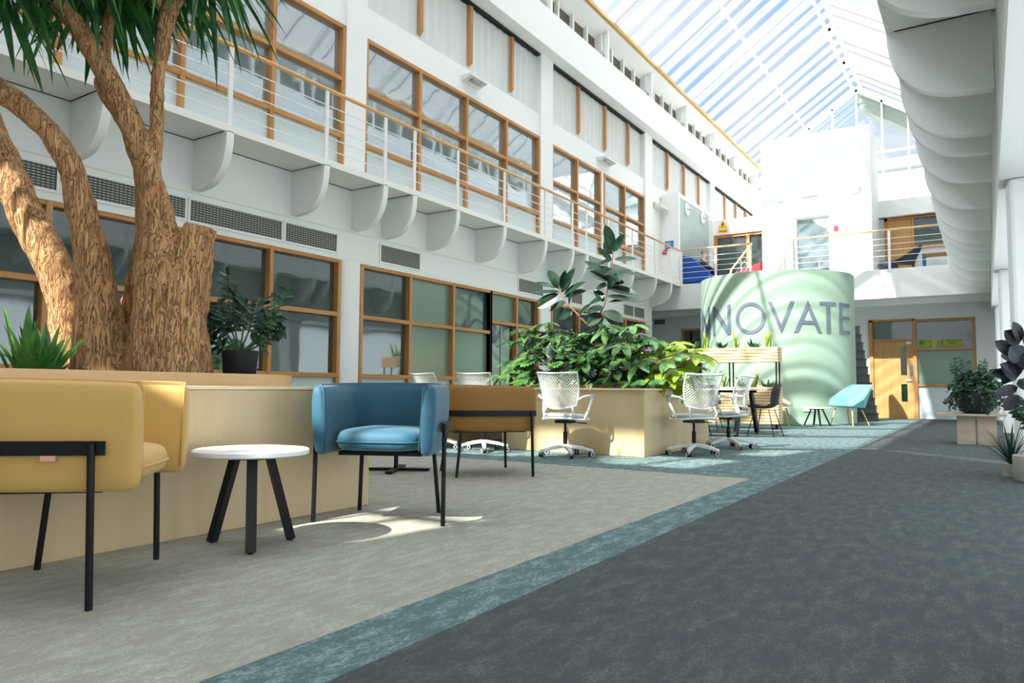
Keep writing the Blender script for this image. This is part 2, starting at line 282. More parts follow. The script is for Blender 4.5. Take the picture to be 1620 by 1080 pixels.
# ------------------------------------------------------------------ mesh helpers
class MB:
    def __init__(s): s.v = []; s.f = []; s.m = []
    def add(s, vs, fs, mi=0):
        o = len(s.v); s.v += [tuple(v) for v in vs]; s.f += [tuple(i + o for i in f) for f in fs]; s.m += [mi] * len(fs)
    def box(s, a, b, mi=0):
        x0, y0, z0 = [min(p, q) for p, q in zip(a, b)]; x1, y1, z1 = [max(p, q) for p, q in zip(a, b)]
        s.add([(x0, y0, z0), (x1, y0, z0), (x1, y1, z0), (x0, y1, z0), (x0, y0, z1), (x1, y0, z1), (x1, y1, z1), (x0, y1, z1)],
              [(0, 3, 2, 1), (4, 5, 6, 7), (0, 1, 5, 4), (1, 2, 6, 5), (2, 3, 7, 6), (3, 0, 4, 7)], mi); return s
    def beam(s, a, b, w, h, up=(0, 0, 1), mi=0):
        """square bar from a to b, w wide and h deep"""
        a = Vector(a); b = Vector(b); d = (b - a).normalized(); up = Vector(up)
        sd = d.cross(up)
        if sd.length < 1e-4: sd = d.cross(Vector((1, 0, 0)))
        sd.normalize(); u = sd.cross(d)
        vs = [p + sd * (i * w / 2) + u * (j * h / 2) for p in (a, b) for i, j in ((-1, -1), (1, -1), (1, 1), (-1, 1))]
        s.add(vs, [(0, 1, 2, 3), (7, 6, 5, 4), (0, 4, 5, 1), (1, 5, 6, 2), (2, 6, 7, 3), (3, 7, 4, 0)], mi); return s
    def tube(s, pts, rad, n=10, caps=True, mi=0, sq=1.0):
        pts = [Vector(p) for p in pts]
        if not hasattr(rad, '__len__'): rad = [rad] * len(pts)
        up = None; rings = []
        for i, p in enumerate(pts):
            d = (pts[min(i + 1, len(pts) - 1)] - pts[max(i - 1, 0)]).normalized()
            if up is None:
                up = Vector((0, 0, 1)) if abs(d.z) < 0.9 else Vector((1, 0, 0))
            sd = d.cross(up).normalized(); up = sd.cross(d).normalized()
            rings.append([p + (sd * math.cos(2 * PI * k / n) + up * (math.sin(2 * PI * k / n) * sq)) * rad[i] for k in range(n)])
        vs = [v for r in rings for v in r]; fs = []
        for i in range(len(pts) - 1):
            for k in range(n): fs.append((i * n + k, i * n + (k + 1) % n, (i + 1) * n + (k + 1) % n, (i + 1) * n + k))
        if caps: fs += [tuple(range(n - 1, -1, -1)), tuple((len(pts) - 1) * n + k for k in range(n))]
        s.add(vs, fs, mi); return s
    def cyl(s, c, r, z0, z1, n=24, r2=None, mi=0):
        return s.tube([(c[0], c[1], z0), (c[0], c[1], z1)], [r, r if r2 is None else r2], n, mi=mi)
    def lathe(s, prof, c=(0, 0, 0), n=28, mi=0):
        vs = [(c[0] + r * math.cos(2 * PI * k / n), c[1] + r * math.sin(2 * PI * k / n), c[2] + z) for r, z in prof for k in range(n)]
        fs = [(i * n + k, i * n + (k + 1) % n, (i + 1) * n + (k + 1) % n, (i + 1) * n + k) for i in range(len(prof) - 1) for k in range(n)]
        s.add(vs, fs, mi); return s
    def prism(s, outline, ext, mi=0):
        """closed outline of 3-D points pushed along ext"""
        n = len(outline); ext = Vector(ext); vs = [Vector(p) for p in outline]; vs += [v + ext for v in vs]
        s.add(vs, [tuple(range(n - 1, -1, -1)), tuple(range(n, 2 * n))] + [(i, (i + 1) % n, n + (i + 1) % n, n + i) for i in range(n)], mi); return s
    def sphere(s, c, r, n=14, m=9, mi=0):
        if not hasattr(r, '__len__'): r = (r, r, r)
        vs = []; fs = []
        for i in range(m + 1):
            t = PI * i / m
            for k in range(n):
                a = 2 * PI * k / n; vs.append((c[0] + r[0] * math.sin(t) * math.cos(a), c[1] + r[1] * math.sin(t) * math.sin(a), c[2] + r[2] * math.cos(t)))
        for i in range(m):
            for k in range(n): fs.append((i * n + k, (i + 1) * n + k, (i + 1) * n + (k + 1) % n, i * n + (k + 1) % n))
        s.add(vs, fs, mi); return s
    def build(s, name, mat, parent=None, smooth=False, bevel=0, seg=2, subsurf=0):
        me = bpy.data.meshes.new(name); me.from_pydata(s.v, [], s.f)
        for m_ in (mat if isinstance(mat, (list, tuple)) else [mat]): me.materials.append(M[m_] if isinstance(m_, str) else m_)
        if len(me.materials) > 1: me.polygons.foreach_set('material_index', s.m)
        me.update(); me.validate()
        o = bpy.data.objects.new(name, me); COL.objects.link(o)
        if smooth:
            me.polygons.foreach_set('use_smooth', [True] * len(me.polygons))
            if smooth != 'all': me.set_sharp_from_angle(angle=R(38))
        if bevel:
            b = o.modifiers.new('edge', 'BEVEL'); b.width = bevel; b.segments = seg; b.limit_method = 'ANGLE'; b.angle_limit = R(35)
        if subsurf:
            b = o.modifiers.new('soft', 'SUBSURF'); b.levels = subsurf; b.render_levels = subsurf
        if parent: o.parent = parent
        return o
def tag(o, label=None, cat=None, group=None, kind=None):
    if label: o['label'] = label
    if cat: o['category'] = cat
    if group: o['group'] = group
    if kind: o['kind'] = kind
    return o
def empty(name, loc=(0, 0, 0), rz=0, label=None, cat=None, group=None):
    o = bpy.data.objects.new(name, None); COL.objects.link(o); o.location = loc; o.rotation_euler = (0, 0, rz); o.empty_display_size = 0.1
    return tag(o, label, cat, group)
def copy_tree(o, parent=None):
    c = o.copy(); COL.objects.link(c); c.parent = parent
    for ch in [x for x in bpy.data.objects if x.parent == o]: copy_tree(ch, c)
    return c
def place(proto, loc, rz, label, cat=None, group=None):
    c = copy_tree(proto); c.location = loc; c.rotation_euler = (0, 0, rz); c['label'] = label
    if group: c['group'] = group
    return c
def struct(name, mb, mat, **k): return tag(mb.build(name, mat, **k), kind='structure')
# ================================================================== BUILDING
XL, XG, XR, XGR = -8.23, -7.56, 0.12, -0.635      # left wall, gallery edge, right wall, gallery edge on the right
YS, YN = -4.0, 32.0
# ---- floor with its three carpets
f = MB()
def quad(x0, y0, x1, y1, mi, z=0.0): f.add([(x0, y0, z), (x1, y0, z), (x1, y1, z), (x0, y1, z)], [(0, 1, 2, 3)], mi)
XT0, XT1 = -1.68, -1.415
quad(-10.5, YS, XT0, 6.25, 0); quad(XT0, YS, XT1, 6.25, 1); quad(-10.5, 6.25, XT1, 22.6, 1); quad(XT1, YS, 1.4, 22.6, 2)
struct('floor', f, ['beige', 'teal_carpet', 'dark_carpet'])
b = MB(); b.box((-10.6, YS - .3, -0.3), (1.5, 33, -0.02)); struct('floor_slab', b, 'ceil')
# ---- left wall
cols = [(-3.9, -3.4), (1.75, 2.25), (7.81, 8.25), (13.70, 14.24), (19.64, 20.2), (25.7, 26.2), (31.5, 32.0)]
b = MB()
b.box((-8.7, YS, 2.69), (XL, 20.2, 3.81))                       # beam over the ground floor windows
b.box((-8.7, YS, 6.36), (XL, 20.9, 6.88)); b.box((-8.7, 20.9, 6.6), (XL, YN, 6.88))
b.box((-8.7, YS, 3.81), (-8.45, YN, 8.3)); b.box((-8.7, YS, 0), (-8.45, 20.2, 2.7))
b.box((-8.45, YS, 0), (XL, 1.75, 2.69)); b.box((-8.45, YS, 3.9), (XL, 1.75, 6.36))
b.box((-8.45, 20.2, 3.9), (-8.3, YN, 6.6))
struct('wall_left', b, 'white')
for i, (a, c) in enumerate(cols):
    b = MB(); b.box((-8.6, a, 3.87), (XL + .05, c, 8.3)); struct('column_upper', b, 'white')
for i, (a, c) in enumerate(cols[:5]):
    b = MB(); pts = []
    for k in range(16):
        t = 2 * PI * k / 16; pts.append((-8.36 + .19 * math.copysign(abs(math.cos(t)) ** .5, math.cos(t)), (a + c) / 2 + (c - a) / 2 * math.copysign(abs(math.sin(t)) ** .5, math.sin(t)), 0))
    b.prism(pts, (0, 0, 2.69)); struct('column_lower', b, 'white', smooth=True)
# trims
b = MB(); b.box((XL, YS, 3.14), (XL + .02, 20.2, 3.17)); b.box((XL, YS, 2.68), (XL + .035, 20.2, 2.73)); struct('trim_1', b, 'ceil')
b = MB(); b.box((-8.5, YS, 8.27), (-7.9, 31.0, 9.15)); struct('beam_fascia_left', b, 'white')
for (a, c), (a2, c2) in zip(cols[:-1], cols[1:]):
    b = MB(); b.box((-8.3, c, 8.22), (XL + .02, a2, 8.268)); struct('trim_2', b, 'gap')
# pleated blinds with oak fins between the columns
def pleats(y0, y1):
    b = MB(); n = 5 * 9; vs = []
    for i in range(n + 1):
        y = y0 + (y1 - y0) * i / n; x = -8.31 + (0.018 if i % 2 else -0.012)
        vs += [(x, y, 6.88), (x, y, 8.21)]
    b.add(vs, [(2 * i, 2 * i + 2, 2 * i + 3, 2 * i + 1) for i in range(n)]); return b
k = 0
for (a, c), (a2, c2) in zip(cols[1:-1], cols[2:]):
    k += 1
    t = pleats(c, a2).build('pleated_blind', 'curtain')
    tag(t, ['white pleated blind high on the wall over the yucca tree', 'white pleated blind high on the wall above the four-pane upper window', 'white pleated blind high on the wall above the paired upper windows', 'white pleated blind high on the wall behind the frosted meeting box', 'white pleated blind high on the wall past the warning sign'][k - 1], 'blind', 'pleated blinds under the roof')
    for j in range(3):
        y = c + 1.36 + 1.48 * j; b = MB()
        b.prism([(XL - .04, y - .04, 6.98), (XL + .03, y - .04, 7.06), (XL + .03, y - .04, 8.17), (XL - .04, y - .04, 8.2)], (0, .08, 0))
        tag(b.build('timber_fin', 'oakz'), ['first', 'second', 'third'][j] + ' oak fin on the pleated blind ' + ['above the yucca tree', 'above the four-pane window', 'above the paired windows', 'behind the meeting box', 'past the warning sign'][k - 1], 'fin', 'oak fins between the pleated blinds')
# ---- clerestory, eaves and roof
def eaves(sx, x0):
    X = lambda d: x0 + sx * d
    b = MB(); b.box((X(-.25), YS, 9.15), (X(-.2), YN, 10.4)); struct('wall_clerestory', b, 'clutter')
    for i in range(0, 13):
        y = -4 + 3 * i; b = MB(); b.box((X(.04), y - .05, 9.15), (X(.14), y + .05, 10.32)); b.box((X(-.2), y - .15, 9.6), (X(.0), y + .1, 9.7 + .35)); struct('column_clerestory', b, 'white')
        if i < 12:
            for q in (.75, 1.5, 2.25):
                b = MB(); b.box((X(-.2), y + q - .04, 9.15), (X(-.1), y + q + .04, 10.1)); struct('column_mullion', b, 'ceil')
    b = MB(); b.prism([(X(-.25), YS, 9.95), (X(-.25), YS, 10.4), (X(.22), YS, 10.4), (X(.22), YS, 10.22)], (0, YN - YS, 0)); struct('beam_eaves', b, 'ceil')
    b = MB(); b.box((X(.2), YS, 10.26), (X(.30), YN, 10.36)); struct('trim_3', b, 'goldtrim')
eaves(1, -8.23); eaves(-1, -0.01)
RX, RZ, EZ = -4.12, 13.05, 10.36
for i in range(13):
    y = -4 + 3 * i; b = MB()
    for xe in (-8.1, -0.14):
        b.beam((xe, y, EZ), (RX, y, RZ), .12, .26)
        b.beam((xe, y + .28, EZ + .14), (RX, y + .28, RZ + .14), .05, .07)
    struct('beam_rafter', b, 'white_metal')
    if i < 12:
        for q in (0.75, 1.5, 2.25):
            b = MB()
            for xe in (-8.1, -0.14): b.beam((xe, y + q, EZ + .2), (RX, y + q, RZ + .2), .022, .05)
            struct('beam_glazing_bar', b, 'chrome')
b = MB(); b.beam((RX - .14, YS, RZ + .02), (RX - .14, YN, RZ + .02), .07, .14); b.beam((RX + .2, YS, RZ - .06), (RX + .2, YN, RZ - .06), .09, .12)
b.beam((RX - 2.0, YS, (RZ + EZ) / 2 + .08), (RX - 2.0, YN, (RZ + EZ) / 2 + .08), .06, .08)
b.beam((RX + 2.0, YS, (RZ + EZ) / 2 + .08), (RX + 2.0, YN, (RZ + EZ) / 2 + .08), .06, .08); struct('beam_ridge', b, 'white_metal')
b = MB(); b.add([(-8.35, YS, EZ + .08), (RX, YS, RZ + .26), (RX, YN, RZ + .26), (-8.35, YN, EZ + .08)], [(0, 3, 2, 1)]); struct('ceiling_left', b, 'roofL')
b = MB(); b.add([(.11, YS, EZ + .08), (RX, YS, RZ + .26), (RX, YN, RZ + .26), (.11, YN, EZ + .08)], [(0, 1, 2, 3)]); struct('ceiling_right', b, 'roofR')
# ---- north gable glazing
def gable(y, z0, zs, name):
    r = empty(name); r['kind'] = 'structure'
    ztop = lambda x: EZ + (RZ - EZ) * (1 - abs(x - RX) / 3.98) - .05
    g = MB(); x = -8.0
    xs = [RX + .915 * k for k in range(-4, 5)]
    for x in xs: g.box((x - .035, y - .06, z0), (x + .035, y + .06, ztop(x)))
    for z in zs: g.box((-8.1, y - .04, z - .04), (-.14, y + .04, z + .04))
    g.build('window_frame', 'white_metal', r)
    p = MB(); p.add([(-8.1, y, z0), (-.14, y, z0), (-.14, y, EZ), (RX, y, RZ), (-8.1, y, EZ)], [(0, 1, 2, 3, 4)]); p.build('window_pane', 'clear', r)
gable(YN, 6.45, (8.74, 10.28), 'window_20')
gable(YS, 9.84, (), 'window_21')  # unseen gable behind the camera, sill set for where the sun lands
b = MB(); b.box((-8.3, YS - .1, 10.9), (.1, YS + .1, 11.4)); b.prism([(-4.55, YS - .2, 9.84), (.2, YS - .2, 9.84), (.2, YS - .2, 10.3), (RX, YS - .2, 13.2), (-4.55, YS - .2, 12.9)], (0, .1, 0)); struct('beam_south', b, 'white')  # unseen beam and solid infill, added to block sun from the floor
SUN_OPENINGS = [(-6.88, -6.33, 6.6, 8.15), (-6.12, -5.72, 6.72, 7.05), (-4.65, -3.88, 6.05, 7.35), (-4.45, -4.1, 5.35, 5.85)]  # unseen openings, added and shaped to throw sun patches on chosen spots
xs_ = sorted({-9, 1.4, *[o[0] for o in SUN_OPENINGS], *[o[1] for o in SUN_OPENINGS]}); zs_ = sorted({0, 9.84, *[o[2] for o in SUN_OPENINGS], *[o[3] for o in SUN_OPENINGS]})
b = MB()
for x0, x1 in zip(xs_, xs_[1:]):
    for z0, z1 in zip(zs_, zs_[1:]):
        if not any(o[0] <= x0 and x1 <= o[1] and o[2] <= z0 and z1 <= o[3] for o in SUN_OPENINGS): b.box((x0, YS - .25, z0), (x1, YS, z1))
struct('wall_south', b, 'white')
for n_, (x0, x1, z0, z1) in enumerate(SUN_OPENINGS):
    r = empty('window_%d' % (22 + n_)); r['kind'] = 'structure'  # frames for the added sun openings, out of view
    g = MB(); xm = (x0 + x1) / 2
    for q in (x0, x1) + ((xm,) if n_ == 2 else ()): g.box((q - .025, YS - .2, z0), (q + .025, YS - .1, z1))
    for q in (z0, z1) + (((z0 + z1) / 2 + .1,) if n_ == 2 else ()): g.box((x0, YS - .2, q - .025), (x1, YS - .1, q + .025))
    g.build('window_frame', 'oakz', r); g = MB(); g.add([(x0, YS - .15, z0), (x1, YS - .15, z0), (x1, YS - .15, z1), (x0, YS - .15, z1)], [(0, 1, 2, 3)]); g.build('window_pane', 'clear', r)
# outside beyond the north gable
b = MB(); b.box((-9, YN + .05, 6.0), (1, YN + .3, 6.4)); b.prism([(RX, YN + .1, RZ - .1), (-.1, YN + .1, EZ - .15), (-.1, YN + .1, EZ - .75), (RX, YN + .1, RZ - .75)], (0, 1.0, 0)); struct('exterior_eaves', b, 'extroof')
b = MB(); b.box((-12, 40, 0), (6, 44, 11.6)); struct('exterior_building', b, 'extwall')
b = MB(); b.box((-12, 39.4, 11.6), (6, 44, 12.1)); struct('exterior_roof', b, 'extroof')
# ---- windows on the left wall
WN = [0]
def window(ys, zs, base, head, panes, mat_frame='oak', x=XL, panels=True, fw=.065, ztop_all=None, name=None):
    """ys mullion lines, zs horizontal bars, base = bottom of the mullions; panes(i, j) -> material"""
    WN[0] += 1
    r = empty(name or 'window_%d' % WN[0]); r['kind'] = 'structure'
    g = MB()
    for y in ys: g.box((x - .10, y - fw / 2, base), (x + .03, y + fw / 2, head), 0)
    g.build('window_frame', 'oakz', r, bevel=.004, seg=1)
    g = MB()
    for z in zs: g.box((x - .09, ys[0], z - fw / 2), (x + .022, ys[-1], z + fw / 2), 0)
    g.build('window_rail', 'oak', r, bevel=.004, seg=1)
    for i in range(len(ys) - 1):
        for j in range(len(zs) - 1):
            mt = panes(i, j)
            if mt:
                p = MB(); p.box((x - .075, ys[i] + .03, zs[j] + .03), (x - .065, ys[i + 1] - .03, zs[j + 1] - .03)); p.build('window_pane', mt, r)
        if panels:
            p = MB(); p.box((x - .09, ys[i] + .03, base), (x - .04, ys[i + 1] - .03, zs[0] - .03)); p.build('window_panel', 'pane_panel', r)
    return r
# ground floor
low = lambda i, j: 'pane_low'
window([2.28, 3.68, 5.1, 6.53, 7.79], [.92, 1.845, 2.66], 0, 2.69, low)
window([8.27, 9.43, 10.64, 11.85], [.92, 1.845, 2.66], 0, 2.69, lambda i, j: 'pane_low' if i == 0 else ('pane_frost' if not (i == 2 and j == 1) else 'pane_low'))
r = window([11.85, 12.80, 13.68], [2.06, 2.66], 0, 2.69, lambda i, j: 'pane_frost' if i == 0 else 'pane_low', panels=False)
p = MB(); p.box((XL - .08, 12.83, .92), (XL - .07, 13.65, 2.03)); p.build('window_pane', 'pane_low', r)
p = MB(); p.box((XL - .09, 12.83, 0), (XL - .05, 13.65, .88)); p.build('window_panel', 'pane_panel', r)
r = empty('door_1'); r['kind'] = 'structure'
p = MB(); p.box((XL - .09, 11.9, .02), (XL - .06, 12.75, 2.02)); p.build('door_pane', 'pane_black', r)
p = MB(); p.box((XL - .06, 12.3, .02), (XL - .045, 12.33, 2.02)); p.build('door_edge', 'chrome', r)
window([14.27, 15.6, 16.95, 18.3, 19.62], [.92, 1.845, 2.66], 0, 2.69, lambda i, j: 'pane_black' if i == 0 else 'pane_low')
# upper floor
up = lambda i, j: 'pane_up'
window([2.28, 3.7, 5.12, 6.47, 7.78], [4.6, 5.5, 6.33], 3.88, 6.36, up)
window([8.28, 9.61, 10.99, 12.37, 13.68], [4.6, 5.5, 6.33], 3.88, 6.36, up)
window([14.27, 15.5, 16.77], [4.6, 5.5, 6.33], 3.88, 6.36, up)
window([17.0, 18.28, 19.61], [4.6, 5.5, 6.33], 3.88, 6.36, up)
b = MB(); b.box((-8.4, 16.81, 3.88), (XL + .01, 16.96, 6.36)); struct('column_slim', b, 'white')
# ---- galleries
YCB = [o_ + c_ for c_ in (-4.0 + .03, 2.03, 8.03, 14.03) for o_ in (.68, 1.82, 3.28, 4.82, 6.0)]
YCB = [y for y in YCB if y < 20.6]
def gallery(x0, x1, s, tagname):
    b = MB(); b.box((x0, YS, 3.81), (x1 - s * .03, 20.83, 3.87)); b.box((x1 - s * .03, YS, 3.80), (x1, 20.83, 3.89)); struct('slab_gallery_' + tagname, b, 'ceil')
    b = MB(); b.box((x0, YS, 3.803), (x0 + s * .012, 20.5, 3.8095)); struct('trim_4', b, 'gap')
    for y in YCB:
        pts = [(x1, y, 3.81), (x1, y, 3.77)]
        for k in range(1, 12):
            t = PI / 2 * k / 12; pts.append((x0 + s * .08 + (x1 - x0 - s * .08) * math.cos(t) ** .75, y, 3.77 - .60 * math.sin(t) ** .9))
        pts += [(x0 + s * .08, y, 3.165), (x0, y, 3.165), (x0, y, 3.81)]
        b = MB(); b.prism(pts, (0, .10, 0)); struct('beam_gallery_bracket', b, 'white', smooth=True)
        g = MB(); g.box((x0 + s * .02, y - .012, 3.803), (x1 - s * .06, y - .002, 3.8095)); struct('trim_5', g, 'gap')
gallery(XL, XG, 1, 'left'); gallery(XR, XGR, -1, 'right')
def railing(p0, p1, posts, label, name='gallery_railing', hz=4.885, zb=3.87, group=None):
    """straight railing between plan points p0 and p1"""
    p0 = Vector((*p0, 0)); p1 = Vector((*p1, 0)); r = empty(name, (p0.x, p0.y, zb), 0, label, 'railing', group)
    d = p1 - p0; o = Vector((p0.x, p0.y, zb)); along_y = abs(d.y) > abs(d.x)
    b = MB(); b.tube([p0 + Vector((0, 0, hz)) - o, p1 + Vector((0, 0, hz)) - o], .027, 12); b.build('handrail', 'rail' if along_y else 'railx', r, smooth='all')
    for z in (4.66, 4.51, 4.36, 4.21, 4.04):
        b = MB(); b.tube([p0 + Vector((0, 0, z)) - o, p1 + Vector((0, 0, z)) - o], .007, 6); b.build('wire_rail', 'white_metal', r)
    for q in posts:
        c = p0 + d.normalized() * q - Vector((p0.x, p0.y, 0)); b = MB()
        if along_y: b.box((c.x - .012, c.y - .03, -.06), (c.x + .012, c.y + .03, hz - zb - .02))
        else: b.box((c.x - .03, c.y - .012, -.06), (c.x + .03, c.y + .012, hz - zb - .02))
        b.build('post', 'white_metal', r)
    return r
railing((XG - .03, -3.9), (XG - .03, 20.83), [y + 3.95 for y in YCB], 'long white gallery railing with timber handrail, beneath the tall left windows')
railing((XGR + .03, -3.9), (XGR + .03, 20.83), [y + 3.95 for y in YCB], 'white railing on the gallery with the big curved brackets seen from below')
railing((XG, 20.83), (-5.47, 20.83), [.02, 1.05, 2.05], 'short white railing with timber handrail in front of the blue sofa', 'landing_railing')
railing((-4.35, 20.83), (XGR - .02, 20.83), [.02, .95, 2.35, 3.66], 'white railing with timber handrail crossing in front of the white tower', 'landing_railing')
# ---- cross landing, ground floor end wall, upper facade, tower
b = MB(); b.box((-10.5, 20.83, 3.12), (.6, 21.05, 3.87)); b.box((-10.5, 21.05, 3.14), (1.4, 32, 3.86)); b.box((-10.5, 21.5, 3.0), (1.4, 21.7, 3.14)); struct('slab_landing', b, 'white')
b = MB(); b.box((-10.5, 22.45, 0), (-8.12, 22.7, 3.14)); b.box((-8.12, 22.45, 2.68), (1.4, 22.7, 3.14)); b.box((-7.0, 22.45, 0), (-2.70, 22.7, 2.68)); b.box((-.2, 22.45, 0), (1.4, 22.7, 2.68)); struct('wall_back', b, 'white')
b = MB(); b.box((-10.6, 20.2, 0), (-10.4, 22.5, 3.2)); b.box((-10.5, 20.0, 0), (-8.6, 20.2, 3.2)); b.box((-10.5, 20.0, 3.12), (-8.62, 20.83, 3.8)); struct('wall_corridor', b, 'white')
YF = 24.05
b = MB(); b.box((-7.9, YF, 5.92), (-5.5, YF + .2, 6.42)); b.box((-2.6, YF, 5.92), (.6, YF + .2, 6.42)); b.box((-7.75, YF - .1, 3.87), (-7.57, YF + .2, 6.42)); b.box((-7.9, YF + .2, 6.36), (.6, YN, 6.44))
b.box((-8.3, 32.0, 3.8), (.6, 32.2, 6.44)); struct('wall_upper_back', b, 'white')
b = MB(); tx0, tx1, ty = -5.58, -2.57, 22.45
b.box((tx0, ty, 3.87), (-4.63, YF + .1, 8.3)); b.box((-3.68, ty, 3.87), (tx1, YF + .1, 8.3)); b.box((-4.63, ty, 5.84), (-3.68, YF + .1, 8.3)); struct('wall_tower', b, 'white')
WN[0] = 12
def xwindow(xs, zs, y, base, head, panes, panels=False, fw=.06, mf=('oakz', 'plyx'), name=None):
    WN[0] += 1; r = empty(name or 'window_%d' % WN[0]); r['kind'] = 'structure'; g = MB()
    for x in xs: g.box((x - fw / 2, y - .03, base), (x + fw / 2, y + .09, head))
    for z in zs: g.box((xs[0], y - .022, z - fw / 2), (xs[-1], y + .08, z + fw / 2))
    g.build('window_frame', mf[0], r)
    for i in range(len(xs) - 1):
        for j in range(len(zs) - 1):
            mt = panes(i, j)
            if mt: p = MB(); p.box((xs[i] + .03, y + .06, zs[j] + .03), (xs[i + 1] - .03, y + .07, zs[j + 1] - .03)); p.build('window_pane', mt, r)
        if panels: p = MB(); p.box((xs[i] + .03, y + .03, base), (xs[i + 1] - .03, y + .08, zs[0] - .03)); p.build('window_panel', 'pane_panel', r)
    return r
xwindow([-4.62, -3.69], [3.9, 5.82], ty + .12, 3.87, 5.84, lambda i, j: 'pane_up', mf=('white_metal', 'white_metal'), fw=.05)
xwindow([-7.52, -6.45, -5.6], [3.92, 5.88], YF + .08, 3.87, 5.92, lambda i, j: 'pane_low', fw=.1)
xwindow([-1.7, -.6, .5], [3.9, 5.0, 5.88], YF + .3, 3.87, 5.92, lambda i, j: 'pane_low' if j else 'pane_panel')
b = MB(); b.box((-2.6, YF + .3, 3.87), (-2.45, YF + .5, 5.92)); struct('wall_upper_return', b, 'white')
r = empty('door_2'); r['kind'] = 'structure'
b = MB(); b.box((-2.38, YF + .3, 3.88), (-1.74, YF + .35, 5.84)); b.build('door_leaf', 'doorwood', r); b = MB(); b.box((-2.45, YF + .26, 3.87), (-2.37, YF + .4, 5.92)); b.box((-2.45, YF + .26, 5.84), (-1.7, YF + .4, 5.92)); b.build('door_frame', 'oakz', r)
# ground floor screen with the office door (22.45)
YD = 22.45
r = empty('door_3'); r['kind'] = 'structure'
b = MB()
for x, w_ in ((-2.66, .09), (-1.60, .1)): b.box((x - w_ / 2, YD - .06, 0), (x + w_ / 2, YD + .1, 2.69))
b.box((-2.7, YD - .05, 2.10), (-1.6, YD + .09, 2.16)); b.box((-2.7, YD - .06, 2.64), (-1.6, YD + .1, 2.70)); b.build('door_frame', 'oakz', r)
b = MB(); lx0, lx1 = -2.61, -1.65
vx0, vx1 = -1.95, -1.80
b.box((lx0, YD, 0), (vx0, YD + .05, 2.1)); b.box((vx1, YD, 0), (lx1, YD + .05, 2.1))
for z0, z1 in ((0, .45), (.93, 1.17), (1.97, 2.1)): b.box((vx0, YD, z0), (vx1, YD + .05, z1))
b.build('door_leaf', 'doorwood', r)
for z0, z1 in ((.45, .93), (1.17, 1.97)): b = MB(); b.box((vx0, YD + .02, z0), (vx1, YD + .03, z1)); b.build('door_pane', 'vision', r)
b = MB(); b.tube([(-1.70, YD - .01, 1.04), (-1.70, YD - .06, 1.04), (-1.84, YD - .06, 1.04)], .011, 8); b.box((-1.735, YD - .008, .98), (-1.68, YD, 1.1)); b.build('door_handle', 'chrome', r)
b = MB(); b.box((-1.735, YD - .006, 1.15), (-1.66, YD, 1.46)); b.build('door_plate', 'chrome', r)
b = MB(); b.box((-1.80, YD - .004, 2.02), (-1.68, YD, 2.08)); b.build('door_sign', 'paper', r)
b = MB(); b.box((-2.6, YD + .03, 2.16), (-1.65, YD + .04, 2.64)); b.build('door_pane', 'pane_black', r)
r = xwindow([-1.58, -.24], [.90, 1.86, 2.64], YD, 0, 2.69, lambda i, j: 'pane_frost' if j == 0 else 'pane_black', panels=True, fw=.055)
b = MB(); b.box((-1.50, YD + .045, 1.92), (-1.03, YD + .055, 2.12)); b.box((-1.0, YD + .045, 1.92), (-.5, YD + .055, 2.12)); b.build('inner_window', 'hills', r)  # green panels painting a reflection, set just in front of the pane
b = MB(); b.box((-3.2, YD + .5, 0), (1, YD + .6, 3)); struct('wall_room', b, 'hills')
r = xwindow([-8.1, -7.02], [.9, 2.64], YD, 0, 2.69, lambda i, j: 'pane_black', panels=True, fw=.06)
# frosted glass meeting box
b = MB(); b.box((-8.3, 21.05, 3.87), (-7.69, 21.15, 6.6)); b.box((-8.3, 21.05, 6.6), (-7.69, 24.0, 6.73)); struct('wall_meeting_box', b, 'white')
b = MB(); b.box((-8.295, 20.22, 3.88), (-8.26, 21.04, 6.2)); struct('door_4', b, 'ceil')
r = empty('window_30'); r['kind'] = 'structure'
b = MB(); b.box((-7.71, 21.15, 3.87), (-7.70, 23.95, 6.6)); b.build('window_pane', 'frost', r)
b = MB(); b.box((-7.69, 21.4, 4.95), (-7.685, 21.75, 5.5)); 
# right side of the hall
b = MB(); b.box((.15, YS, 2.71), (1.4, 22.5, 3.81)); b.box((XR, YS, 3.81), (.3, YN, 9.15)); b.box((1.2, YS, 0), (1.4, 22.5, 2.71)); struct('wall_right', b, 'white')
b = MB(); b.box((-.21, YS, 8.27), (.3, YN, 9.15)); struct('beam_fascia_right', b, 'white')
for y in (2.04, 8.04, 14.04, 20.06):
    b = MB(); b.box((.208, y, 0), (.66, y + .45, 2.71)); struct('column_right', b, 'white', bevel=.05, seg=3)
    b = MB(); b.box((.20, y - .008, 0), (.668, y + .458, .09)); struct('baseboard_right', b, 'step')
for y in (-3.4, 2.6, 8.6, 14.6):
    b = MB(); n = 60; vs = []
    for i in range(n + 1):
        vs += [(1.08 + (.015 if i % 2 else 0), y + 5.3 * i / n, .1), (1.08 + (.015 if i % 2 else 0), y + 5.3 * i / n, 2.6)]
    b.add(vs, [(2 * i, 2 * i + 1, 2 * i + 3, 2 * i + 2) for i in range(n)]); struct('wall_right_blind', b, 'blind')
for y in (-3.4, 2.6, 8.6, 14.6):   # fill lamps added behind the blinds, standing in for window daylight
    ld = bpy.data.lights.new('window_daylight', 'AREA'); ld.shape = 'RECTANGLE'; ld.size = 2.4; ld.size_y = 5.2; ld.energy = BLIND_FILL; ld.color = (0.92, 0.97, 1.0)
    lo = bpy.data.objects.new('window_daylight', ld); COL.objects.link(lo); lo.location = (1.17, y + 2.65, 1.35); lo.rotation_euler = (0, R(90), 0)
